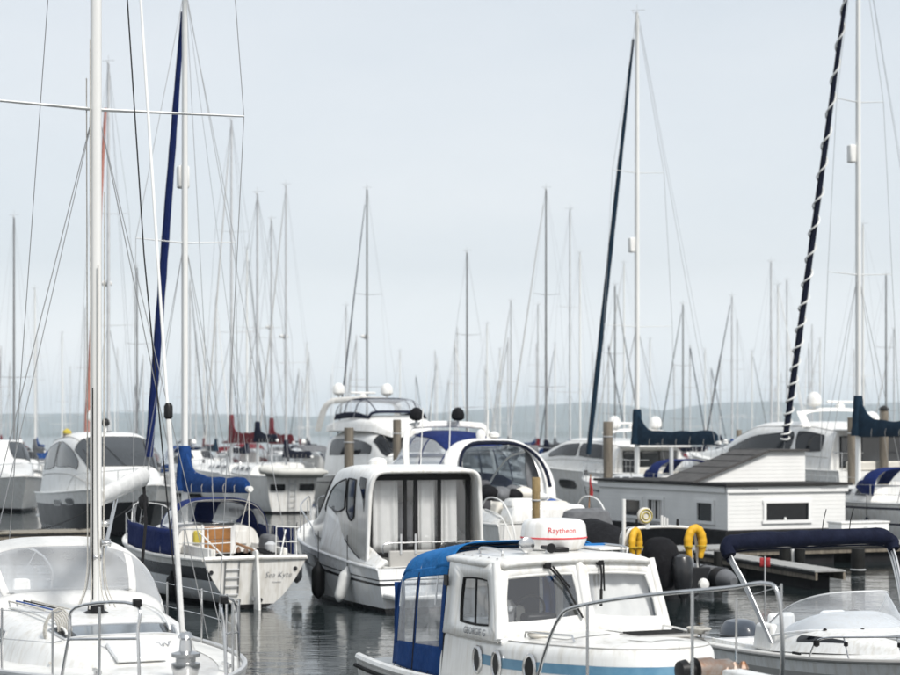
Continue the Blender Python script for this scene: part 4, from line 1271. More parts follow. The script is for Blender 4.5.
# ------------------------------------------------------------------ old sailing boat, stern towards the quay
def blue_canvas_sailboat():
    T = thing('sailing_boat', 'white sailing boat with blue sail cover, wooden washboard and handwritten name on transom', 'sailboat', (-4.2, 40.0, 0), AWAY)
    H = Hull(9.6, 2.85, 1.05, 1.30, sag=0.10, tr=0.80, tm=0.45, q=2.2, w0=0.16, w1=0.80, p=0.52, rake=1.0, trake=-0.16)
    m, mats = H.mesh([(0.09, 'antifoul_black'), (0.58, 'gelcoat_cool'), (0.86, 'stripe_black'), (1.0, 'gelcoat_worn')], 34)
    # the transom keeps one white colour above the boot top
    n0 = len(m.f)-1
    wi = mats.index('gelcoat_worn')
    for i in range(len(m.f)):
        xs_ = [abs(m.v[j][0]) for j in m.f[i]]
        ys_ = [m.v[j][1] for j in m.f[i]]
        if max(xs_) < 0.3 and max(ys_)*min(ys_) < 0 and min(m.v[j][2] for j in m.f[i]) > 0.04: m.mi[i] = wi
    m.build('hull', mats, T, ang=45)
    H.deck(0.28, 1.0, camber=0.06, nt=26, ns=10).build('deck', 'nonskid', T)
    for sd in (1, -1):
        H.deck(0.0, 0.29, 0.62*sd, 1.0*sd, camber=0.06, nt=8, ns=3).build('side_deck', 'nonskid', T)
        MB().tube(H.edge(0, 0.995, sd, 0.0, 0.015, 28), 0.035, 6).build('toe_rail', 'gelcoat_worn', T)
        MB().box((1.4, sd*0.80, 1.13), (2.3, 0.10, 0.26)).build('cockpit_coaming', 'gelcoat_worn', T, bevel=0.02)
    MB().tube([H(0, 1, 1)+Vector((0, 0, 0.03)), H(0, 1, 0)+Vector((-0.04, 0, 0.05)), H(0, 1, -1)+Vector((0, 0, 0.03))], 0.05, 8).build('taffrail', 'gelcoat_worn', T)
    MB().box((0.25, 0, 1.02), (0.4, 1.5, 0.10)).build('stern_deck', 'nonskid', T, bevel=0.02)
    MB().box((1.4, 0, 0.62), (2.4, 1.55, 0.04)).build('cockpit_sole', 'nonskid', T)
    # cabin with bulkhead, washboard and hatch
    C = House([(2.60, 1.02, 1.05, 1.66), (4.2, 0.98, 1.06, 1.64), (5.6, 0.80, 1.10, 1.58), (6.6, 0.52, 1.14, 1.40), (7.1, 0.3, 1.18, 1.22)], e=0.35, th=0.14)
    C.mesh(30, 30).build('cabin', 'gelcoat_worn', T)
    for sd in (1, -1):
        for x0, x1 in ((3.0, 3.9), (4.2, 5.1)):
            pane(T, C.side(x0, x1, 0.35, 0.78, sd, k=0.25), 'dark_glass', 'alloy', 0.012)
    MB().box((2.585, 0, 1.35), (0.05, 0.78, 0.66)).build('companionway_frame', 'trim_white', T)
    wb = MB()
    W_ = None
    for k in range(2):
        o = MB().box((2.55, 0.02, 1.19+0.295*k), (0.03, 0.63, 0.288)).build('washboard', 'teak', T, bevel=0.008)
    MB().box((2.95, 0, 1.69), (0.85, 0.72, 0.05)).build('sliding_hatch', 'smoke_glass', T, bevel=0.015)
    MB().box((2.56, 0.50, 1.40), (0.08, 0.18, 0.30)).build('horseshoe_buoy', 'cover_yellow', T, bevel=0.06)
    MB().box((2.575, -0.52, 1.38), (0.03, 0.30, 0.30)).build('instrument_panel', 'gelcoat_worn', T, bevel=0.01)
    # spray hood, open towards us
    Hd = House([(2.45, 1.16, 1.20, 2.26), (2.9, 1.18, 1.25, 2.28), (3.4, 1.14, 1.40, 2.12), (3.8, 1.02, 1.58, 1.80), (3.95, 0.98, 1.62, 1.66)], e=0.58, th=0.05)
    hs_ = lambda x0, x1, q0, q1, n=6, k=24: MB().grid(lambda u, v: Hd(x0+(x1-x0)*u, q0+(q1-q0)*v), n, k)
    hs_(2.45, 3.30, 0.20, 0.80, 8, 30).build('spray_hood', 'canvas_royal', T, solid=0.01)
    for q0, q1 in ((0.0, 0.06), (0.94, 1.0)):
        hs_(2.45, 3.95, q0, q1, 8, 3).build('hood_hem', 'canvas_royal', T, solid=0.01)
    for q0, q1 in ((0.06, 0.20), (0.80, 0.94)):
        hs_(2.45, 2.62, q0, q1, 3, 6).build('hood_edge', 'canvas_royal', T, solid=0.01)
        hs_(2.62, 3.2, q0, q1, 5, 8).build('clear_window', 'vinyl_milky', T)
        hs_(3.2, 3.95, q0, q1, 5, 8).build('hood_side', 'canvas_royal', T, solid=0.01)
    hs_(3.30, 3.90, 0.22, 0.47, 6, 14).build('clear_window', 'vinyl_milky', T)
    hs_(3.30, 3.90, 0.53, 0.78, 6, 14).build('clear_window', 'vinyl_milky', T)
    for q0, q1 in ((0.20, 0.22), (0.47, 0.53), (0.78, 0.80)):
        hs_(3.30, 3.92, q0, q1, 6, 3).build('hood_seam', 'canvas_royal', T, solid=0.01)
    for x in (2.5, 3.2):
        MB().tube([Hd(x, k/24)-Vector((0, 0, 0.02)) for k in range(25)], 0.014, 6).build('hood_hoop', 'steel', T)
    rig(T, 5.4, 1.6, 14.4, 0.108, mm='alloy_white', spreads=((8.3, 1.22),), fore=(9.35, 0, 1.36), jib='canvas_royal', jr=0.115, jbot=0.14, jtop=0.975, hoist=14.2,
        chain=(5.2, 1.32, 1.2), back=[(0.05, 0.8, 1.15), (0.05, -0.8, 1.15)], boom=((5.28, 0, 2.42), (1.62, -0.46, 2.50)), cover='canvas_blue', cov=(1.05, 0.26), wr=0.008)
    MB().box((5.55, 0, 9.9), (0.24, 0.28, 0.55)).build('radar_reflector', 'white_tube', T, bevel=0.05)
    MB().tube([(1.7, -0.44, 2.44), (0.9, -0.2, 1.2)], 0.012, 5).build('mainsheet', 'rope_white', T)
    MB().tube([(1.62, -0.44, 2.44), (0.35, 0.35, 1.12)], 0.008, 5).build('mainsheet', 'rope_white', T)
    # weather cloths on the guard rails
    for sd, t0, t1, nm in ((1, 0.16, 0.60, 'weather_cloth'), (-1, 0.10, 0.30, 'weather_cloth')):
        def wc(u, v):
            t = t0+(t1-t0)*u
            p = H(t, 1, sd)
            return Vector((p.x, p.y-sd*0.05+0.012*sin(u*20+v*2), p.z+0.05+0.58*v-0.015*abs(sin(u*9))*v))
        MB().grid(wc, 26, 5).build(nm, 'canvas_royal', T, solid=0.008)
    for sd in (1, -1):
        stanchions(T, H, 0.12, 0.92, 6, sd, 0.64)
        pts = arc([H(0.13, 1, sd)+Vector((0, -sd*0.06, 0.64)), H(0.05, 1, sd)+Vector((0, -sd*0.05, 0.66)), Vector((-0.04, sd*0.95, 1.72)), Vector((-0.06, sd*0.50, 1.74))], 5)
        r = rail(T, pts, 0.014, 'white_tube', 'pushpit')
        for q in (Vector((0.0, sd*0.98, 1.06)), Vector((-0.02, sd*0.50, 1.08))):
            rail(r, [q, q+Vector((0.06 if abs(q.y) > 0.7 else -0.04, 0, 0.66))], 0.013, 'white_tube', 'pushpit_leg')
        rail(r, [H(0.13, 1, sd)+Vector((0, -sd*0.06, 0.35)), Vector((-0.03, sd*0.97, 1.40)), Vector((-0.04, sd*0.5, 1.42))], 0.011, 'white_tube', 'pushpit_bar')
        # slanting strut
        rail(r, [Vector((0.75, sd*0.98, 1.62)), Vector((0.02, sd*0.62, 1.10))], 0.016, 'white_tube', 'strut')
        pr = arc([H(0.88, 1, sd)+Vector((0, -sd*0.05, 0)), H(0.90, 1, sd)+Vector((0, -sd*0.05, 0.6)), H(0.97, 1, sd)+Vector((0.05, 0, 0.66)), Vector((9.55, 0, 1.98))], 4)
        rail(T, pr, 0.014, 'white_tube', 'pulpit')
    # rudder hung on the transom, ladder, drains, lettering
    MB().prism([(-0.02, -0.03, 1.30), (-0.30, -0.03, 1.24), (-0.46, -0.03, 0.1), (-0.50, -0.03, -0.5), (-0.05, -0.03, -0.5), (-0.14, -0.03, 0.1)], (0, 0.06, 0)).build('rudder', 'gelcoat', T, bevel=0.015)
    rd = MB().tube([(-0.2, 0, 1.24), (0.9, 0.1, 1.34)], 0.03, 8).build('tiller', 'teak', T)
    for z in (0.22, 0.86):
        MB().box((-0.15, 0, z), (0.16, 0.10, 0.09)).build('gudgeon', 'alloy_dull', T)
    def tz(y, z): return Vector((-0.16*min(1, max(0, z/1.05))-0.012, y, z))
    L_ = thing
    lad = MB()
    for y in (0.36, 0.66):
        lad.tube([tz(y, 0.30)+Vector((-0.02, 0, 0)), tz(y, 1.02)+Vector((-0.03, 0, 0)), tz(y, 1.12)+Vector((0.08, 0, 0.02))], 0.012, 6)
    la = lad.build('ladder', 'steel', T)
    for z in (0.32, 0.50, 0.68, 0.86):
        MB().tube([tz(0.36, z)+Vector((-0.03, 0, 0)), tz(0.66, z)+Vector((-0.03, 0, 0))], 0.014, 6).build('rung', 'alloy_dull', la)
    for y, z in ((0.98, 0.80), (0.34, 0.18), (-0.16, 0.18), (-0.92, 0.84)):
        MB().lathe([(0.045, -0.006), (0.045, 0.006), (0.02, 0.008)], 12, tz(y*0.98, z), axis='x').build('drain', 'stripe_black', T)
    dirx = lambda x, y: tz(-0.52-x, 0.66+y)+Vector((-0.004, 0, 0))
    text_mesh('Sea Kyte', 0.17, 'grey_print', T, lambda x, y: dirx(x+0.28*y, y), bold=-0.002)
    squiggle(T, lambda a, b: tz(-0.50-a, 0.56+b)+Vector((-0.004, 0, 0)), 0.2, 0.02, 4, 'pale_print', r=0.004)
    # engine and clutter on the stern deck
    R = random.Random(8)
    rp = MB()
    for k in range(6):
        rp.tube([Vector((0.5+0.10*k*0.4+0.14*cos(a*pi/8), -0.55+0.05*k+0.16*sin(a*pi/8), 1.12+0.02*k)) for a in range(16)], 0.014, 5, closed=True)
    rp.build('stowed_lines', 'rope_black', T)
    MB().lathe([(0.05, 0), (0.12, 0.05), (0.13, 0.22), (0.05, 0.28)], 10, (0.7, -0.62, 1.10), sq=(1.2, 1)).build('stove_bin', 'alloy_dull', T)
    MB().box((1.5, -0.85, 1.32), (0.9, 0.30, 0.34), taper=0.8).build('cockpit_bag', 'canvas_grey', T, bevel=0.08)
    for k in range(3):
        MB().lathe([(0.05, 0), (0.06, 0.05), (0.02, 0.13)], 8, (2.2-0.25*k, -0.35-0.1*k, 1.06)).build('winch', 'rust_metal', T)
    return T, H
SK, SKH = blue_canvas_sailboat()
fender('black fender hanging at the port quarter of the blue canvas sailing boat', on_side(SK, SKH, 0.22, 0.35, 1, 0.17), 0.12, 0.5, 'fender_black')
# ------------------------------------------------------------------ floating wooden house
def houseboat():
    rz = atan2(0.4, 0.917)
    T = thing('houseboat', 'white boarded houseboat with grey sloping roof and dark windows', 'houseboat', (8.6, 58.0, 0), rz)
    LX, LY, z0, z1 = 4.35, 8.4, 0.74, 2.06
    def wall(axis, length, opens, matn, name):
        """one boarded wall: overlapping boards cut round the openings"""
        bh = 0.125
        nb = int((z1-z0)/bh)+1
        m = MB()
        xsn = sorted(set([0, length]+[v for o in opens for v in o[:2]]))
        for k in range(nb):
            a, b = z0+k*bh, min(z1, z0+(k+1)*bh)
            for i in range(len(xsn)-1):
                u0, u1 = xsn[i], xsn[i+1]
                um = (u0+u1)/2
                spans = [(a, b)]
                for o in opens:
                    if o[0] < um < o[1]:
                        ns = []
                        for s0, s1 in spans:
                            if s0 < o[2]: ns.append((s0, min(s1, o[2])))
                            if s1 > o[3]: ns.append((max(s0, o[3]), s1))
                        spans = [q for q in ns if q[1]-q[0] > 1e-4]
                for s0, s1 in spans:
                    lo, hi = 0.006*(1-(s0-a)/bh), 0.006*(1-(s1-a)/bh)
                    if axis == 'x':
                        P = [(u0, -lo, s0), (u1, -lo, s0), (u1, -hi, s1), (u0, -hi, s1), (u0, 0.05, s0), (u1, 0.05, s0), (u1, 0.05, s1), (u0, 0.05, s1)]
                    else:
                        P = [(-lo, u1, s0), (-lo, u0, s0), (-hi, u0, s1), (-hi, u1, s1), (0.05, u1, s0), (0.05, u0, s0), (0.05, u0, s1), (0.05, u1, s1)]
                    m.add(P, [(0, 1, 2, 3), (1, 0, 4, 5), (3, 2, 6, 7)])
        o = m.build(name, matn, T, ang=20)
        return o
    wx = [(1.37, 2.94, 1.03, 1.567)]
    wy = [(5.45, 6.63, 0.98, 1.50), (3.99, 4.92, 0.93, 1.55), (0.876, 1.78, 0.98, 1.55)]
    a = wall('x', LX, wx, 'siding_white', 'boarded_wall')
    b = wall('y', LY, wy, 'siding_white', 'boarded_wall')
    MB().add([(LX, 0.05, z0), (LX, LY, z0), (LX, LY, z1), (LX, 0.05, z1), (0.05, LY, z0), (0.05, LY, z1)], [(0, 1, 2, 3), (1, 4, 5, 2)]).build('rear_walls', 'siding_white', T)
    for (u0, u1, s0, s1) in wx:
        f = MB().box(((u0+u1)/2, -0.03, s0-0.05), (u1-u0+0.28, 0.07, 0.10)).build('window_sill', 'trim_white', a)
        MB().box(((u0+u1)/2, -0.03, s1+0.05), (u1-u0+0.24, 0.055, 0.10)).build('window_head', 'trim_white', a)
        for u in (u0-0.05, u1+0.05):
            MB().box((u, -0.03, (s0+s1)/2), (0.10, 0.055, s1-s0)).build('window_jamb', 'trim_white', a)
        MB().box(((u0+u1)/2, 0.03, (s0+s1)/2), (u1-u0, 0.01, s1-s0)).build('window_pane', 'dark_glass', a)
        MB().lathe([(0.05, 0), (0.05, 0.05), (0.03, 0.09)], 8, ((u0+u1)/2-0.08, -0.03, s0)).build('sill_jar', 'trim_white', a)
    for i, (u0, u1, s0, s1) in enumerate(wy):
        MB().box((-0.03, (u0+u1)/2, s0-0.05), (0.07, u1-u0+0.26, 0.09)).build('window_sill', 'trim_white', b)
        MB().box((-0.03, (u0+u1)/2, s1+0.05), (0.055, u1-u0+0.22, 0.10)).build('window_head', 'trim_white', b)
        for u in (u0-0.05, u1+0.05):
            MB().box((-0.03, u, (s0+s1)/2), (0.055, 0.10, s1-s0)).build('window_jamb', 'trim_white', b)
        MB().box((0.03, (u0+u1)/2, (s0+s1)/2), (0.01, u1-u0, s1-s0)).build('window_pane', 'dark_glass' if i != 2 else 'smoke_glass', b)
        if i == 1:
            for k in (0.28, 0.72):
                MB().grid(lambda u, v: Vector((0.02+0.008*sin(u*14), u0+(u1-u0)*(k-0.16+0.32*u), s0+(s1-s0)*v)), 10, 2).build('curtain', 'curtain', b)
    # fascia boards, flat roof edge
    MB().box((LX/2, -0.045, z1-0.06), (LX+0.14, 0.07, 0.18)).build('fascia', 'trim_white', T)
    MB().box((-0.045, LY/2+0.05, z1-0.06), (0.07, LY-0.04, 0.18)).build('fascia', 'trim_white', T)
    MB().box((-0.012, -0.012, (z0+z1)/2-0.08), (0.05, 0.05, z1-z0-0.16)).build('corner_board', 'trim_white', T)
    MB().box((LX/2, LY/2, z1+0.085), (LX+0.34, LY+0.34, 0.09)).build('flat_roof', 'roof_edge', T, bevel=0.012)
    for u, seed in ((0.75, 4), (3.65, 6)):
        squiggle(T, lambda p, q: Vector((u+p, -0.086, z1-0.045+q)), 0.62, 0.045, 6, 'pale_print', r=0.006, seed=seed)
    # raised wedge with sloping felt roof
    zb, zt = z1+0.13, 3.17
    y0, y1 = 2.0, 3.85
    xa, xb, xc = 0.05, 2.72, 4.2
    n = 8
    m = MB()
    for k in range(n):                      # boarded gable
        a0, a1 = zb+(zt-zb)*k/n, zb+(zt-zb)*(k+1)/n
        l0, l1 = xa+(xb-xa)*k/n, xa+(xb-xa)*(k+1)/n
        m.add([(l0, y0-0.006, a0), (xc, y0-0.006, a0), (xc, y0, a1), (l1, y0, a1), (xc, y0, a0), (l0, y0, a0)], [(0, 1, 2, 3), (1, 0, 5, 4)])
    m.build('gable', 'siding_white', T, ang=20)
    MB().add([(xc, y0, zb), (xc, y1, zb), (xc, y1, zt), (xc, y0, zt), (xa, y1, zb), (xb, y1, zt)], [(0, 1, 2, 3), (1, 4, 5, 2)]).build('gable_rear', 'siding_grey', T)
    ln = sqrt((xb-xa)**2+(zt-zb)**2)
    ux, uz = (xb-xa)/ln, (zt-zb)/ln
    R = MB().prism([(xa-0.22*ux, y0-0.16, zb-0.22*uz+0.10), (xb, y0-0.16, zt+0.06), (xb, y1+0.1, zt+0.06), (xa-0.22*ux, y1+0.1, zb-0.22*uz+0.10)], (0.03, 0, -0.07)).build('sloping_roof', 'roof_felt', T)
    for k in range(1, 5):                   # lapped felt sheets
        u = ln*k/5
        p = Vector((xa+ux*u, (y0+y1)/2, zb+uz*u+0.066+0.03))
        MB().box(p, (0.05, y1-y0+0.24, 0.012), M=Matrix.Rotation(-atan2(uz, ux), 3, 'Y')).build('roof_sheet_lap', 'roof_felt', R)
    MB().box(((xb+xc)/2+0.02, (y0+y1)/2-0.03, zt+0.035), (xc-xb+0.10, y1-y0+0.26, 0.06)).build('top_roof', 'roof_felt', T)
    MB().box((xc+0.09, y0+0.35, zb+0.42), (0.16, 0.22, 0.52)).build('vent_box', 'black_plastic', T, bevel=0.02)
    MB().box((LX/2, LY/2, 0.32), (LX+0.4, LY+0.4, 0.86)).build('float', 'float_black', T, bevel=0.03)
    MB().tube([(1.2, 5.5, zt-0.9), (1.2, 5.5, zt+0.1)], 0.07, 10).build('flue', 'alloy_dull', T)
    return T
houseboat()

# ------------------------------------------------------------------ black rigid inflatable with yellow lifebuoys
def rib():
    T = thing('inflatable_boat', 'black inflatable boat with steel arch and covered outboard engine', 'inflatable', (5.05, 42.3, 0), AWAY)
    L = 5.6
    for sd in (1, -1):
        pts = arc([(-0.75, sd*1.12, 0.40), (-0.3, sd*1.12, 0.42), (1.5, sd*1.12, 0.45), (3.4, sd*1.08, 0.52), (4.6, sd*0.78, 0.62), (5.5, sd*0.25, 0.72), (5.62, 0, 0.74)], 6)
        rr = [0.05+0.23*min(1, max(0.0, (p.x+0.78)/0.5))**0.6 for p in pts]
        t = MB().tube(pts, rr, 16).build('tube', 'hypalon_grey', T)
        for x in (0.4, 1.9, 3.2):
            MB().tube([(x+0.0, sd*1.12+0.287*cos(a*pi/10), 0.45+0.287*sin(a*pi/10)) for a in range(20)], 0.012, 5, closed=True).build('tube_band', 'hypalon', t)
        MB().tube(arc([(-0.3, sd*1.41, 0.46), (1.5, sd*1.41, 0.48), (3.4, sd*1.37, 0.55)], 5), 0.03, 6).build('rubbing_strake', 'rubber', t)
        MB().lathe([(0.03, -0.05), (0.27, 0.0), (0.285, 0.05), (0.285, 0.28)], 16, (-0.36, sd*1.12, 0.42), axis='x').build('tube_cone', 'hypalon', t)
    MB().loft([[Vector((x, y*w, z+dz)) for y, dz in ((-1, 0.30), (-0.6, 0.0), (0, -0.28), (0.6, 0.0), (1, 0.30))] for x, w, z in ((0.0, 1.0, 0.05), (3.2, 0.98, 0.08), (4.8, 0.55, 0.25), (5.5, 0.1, 0.5))], caps=True, closed=False).build('hull', 'hypalon', T)
    MB().box((2.3, 0, 0.32), (4.2, 1.7, 0.04)).build('floor', 'hypalon', T)
    MB().box((0.02, 0, 0.42), (0.10, 1.9, 0.55)).build('transom', 'hypalon', T, bevel=0.02)
    # engine under a soft cover, slightly to port, tilted
    rings = []
    for i, (z, a, b) in enumerate(((0.30, 0.20, 0.18), (0.45, 0.30, 0.28), (0.75, 0.40, 0.36), (1.02, 0.42, 0.38), (1.22, 0.36, 0.33), (1.36, 0.24, 0.24), (1.41, 0.08, 0.1))):
        rings.append([Vector((-0.30+0.16*(z-0.4)+a*cos(q)*(1+0.04*sin(3*q+i)), 0.46+1.12*b*sin(q)*(1+0.05*sin(5*q+i*1.3)), z)) for q in (2*pi*k/22 for k in range(22))])
    E = MB().loft(rings).build('engine_cover', 'canvas_black', T, label='black cloth cover over the outboard engine')
    rings = []
    for z, a, b in ((0.10, 0.10, 0.12), (0.30, 0.17, 0.19), (0.62, 0.24, 0.24), (0.86, 0.25, 0.25), (1.00, 0.20, 0.21), (1.05, 0.1, 0.1)):
        rings.append([Vector((-0.74+0.1*(z-0.4)+a*cos(q), 0.20+b*sin(q), z)) for q in (2*pi*k/18 for k in range(18))])
    MB().loft(rings).build('outboard_engine', 'cowl_black', T)
    MB().tube([(-0.7, 0.20, 0.6), (-0.78, 0.20, -0.3)], [0.12, 0.07], 10, flat=0.6).build('engine_leg', 'cowl_black', T)
    MB().lathe([(0.02, -0.05), (0.12, -0.02), (0.14, 0.04), (0.03, 0.10)], 12, (-0.62, -0.42, 0.36), axis='x').build('cooling_bung', 'fender_white', T)
    # arch
    for x, r in ((0.55, 0.035), (0.80, 0.035)):
        A = MB().tube(arc([(x-0.12, 0.90, 0.62), (x, 0.92, 1.15), (x+0.04, 0.86, 1.47), (x+0.04, 0.70, 1.57), (x+0.04, 0.0, 1.60), (x+0.04, -0.70, 1.57), (x+0.04, -0.86, 1.47), (x, -0.92, 1.15), (x-0.12, -0.90, 0.62)], 6), r, 8).build('arch', 'white_tube' if x < 0.7 else 'steel', T)
    for y in (0.6, -0.6, 0.0):
        MB().tube([(0.59, y, 1.58), (0.84, y, 1.58)], 0.02, 6).build('arch_brace', 'steel', T)
    MB().box((0.66, 0.05, 1.60), (0.20, 0.95, 0.05)).build('arch_plate', 'cream_deck', T, bevel=0.01)
    for y in (0.62, -0.45):
        MB().lathe([(0.02, 0), (0.035, 0.03), (0.03, 0.16), (0.01, 0.18)], 8, (0.6, y, 1.60)).build('stub_aerial', 'black_plastic', T)
    MB().tube([(0.55, 0.98, 0.6), (0.55, 0.98, 2.25)], 0.045, 8).build('light_pole', 'white_tube', T)
    for z in (1.2, 1.0):
        MB().tube([(0.55, 0.98, z), (0.5, 0.60, z)], 0.02, 6).build('pole_bracket', 'steel', T)
    # round hose reel on the arch
    hr = MB().lathe([(0.17, -0.05), (0.19, -0.03), (0.19, 0.03), (0.17, 0.05)], 24, (0.58, 0.42, 1.86), axis='x').build('hose_reel', 'cream_deck', T)
    for r in (0.15, 0.08):
        MB().tube([(0.515, 0.42+r*cos(a*pi/12), 1.86+r*sin(a*pi/12)) for a in range(24)], 0.012, 6, closed=True).build('hose_ring', 'cover_yellow', hr)
    MB().box((0.58, 0.36, 1.72), (0.05, 0.10, 0.32)).build('reel_stand', 'alloy_dull', T)
    for k in range(3):
        MB().tube([(0.58, -0.02-0.07*k, 1.62), (0.58, -0.02-0.07*k, 1.86-0.03*k)], 0.03, 8).build('fuel_filter', 'fender_white', T)
    # soft cover over the bow and console
    rings = []
    for i, (x, w, h) in enumerate(((2.2, 0.50, 0.95), (2.7, 0.80, 1.25), (3.3, 0.92, 1.55), (4.0, 0.85, 1.66), (4.6, 0.66, 1.58), (5.05, 0.42, 1.25), (5.35, 0.2, 0.85))):
        rings.append([Vector((x, w*cos(q)*(1+0.03*sin(4*q+i)), 0.55+(h-0.55)*max(0.0, sin(q))**0.8)) for q in (pi*k/16 for k in range(17))])
    MB().loft(rings, closed=False).build('bow_cover', 'canvas_black', T, label='black cloth cover over the bow')
    return T
RB = rib()
def lifebuoy(label, loc, rz, k=0.9):
    T = thing('lifebuoy', label, 'lifebuoy', loc, rz, None)
    T.scale = (k, k, k)
    pts = arc([(0, -0.15, -0.36), (0, -0.20, -0.1), (0, -0.20, 0.14), (0, -0.12, 0.33), (0, 0.0, 0.39), (0, 0.12, 0.33), (0, 0.20, 0.14), (0, 0.20, -0.1), (0, 0.15, -0.36)], 5)
    n = len(pts)
    MB().tube(pts, [0.06+0.055*min(1, 6*min(i, n-1-i)/n)+0.006*sin(i*1.7) for i in range(n)], 12, flat=0.85).build('float_ring', 'buoy_yellow', T)
    for y in (-0.19, 0.19):
        MB().tube([(0.0, y+0.122*cos(a*pi/8), 0.0+0.0) if 0 else (0.14*sin(a*pi/8), y+0.122*cos(a*pi/8), -0.05) for a in range(16)], 0.014, 5, closed=True).build('strap', 'cover_yellow', T)
    for y in (-0.12, 0.12):
        MB().tube([(0, y, -0.36), (0.02, y, -0.72)], 0.018, 5).build('tie_strap', 'rope_black', T)
lifebuoy('yellow horseshoe lifebuoy on the inflatable arch beside the pontoon', RB.matrix_basis @ Vector((0.40, -0.80, 1.20)), pi/2+0.4)
lifebuoy('yellow horseshoe lifebuoy on the inflatable arch beside the white light pole', RB.matrix_basis @ Vector((0.44, 0.74, 1.20)), pi/2+1.0, 0.82)

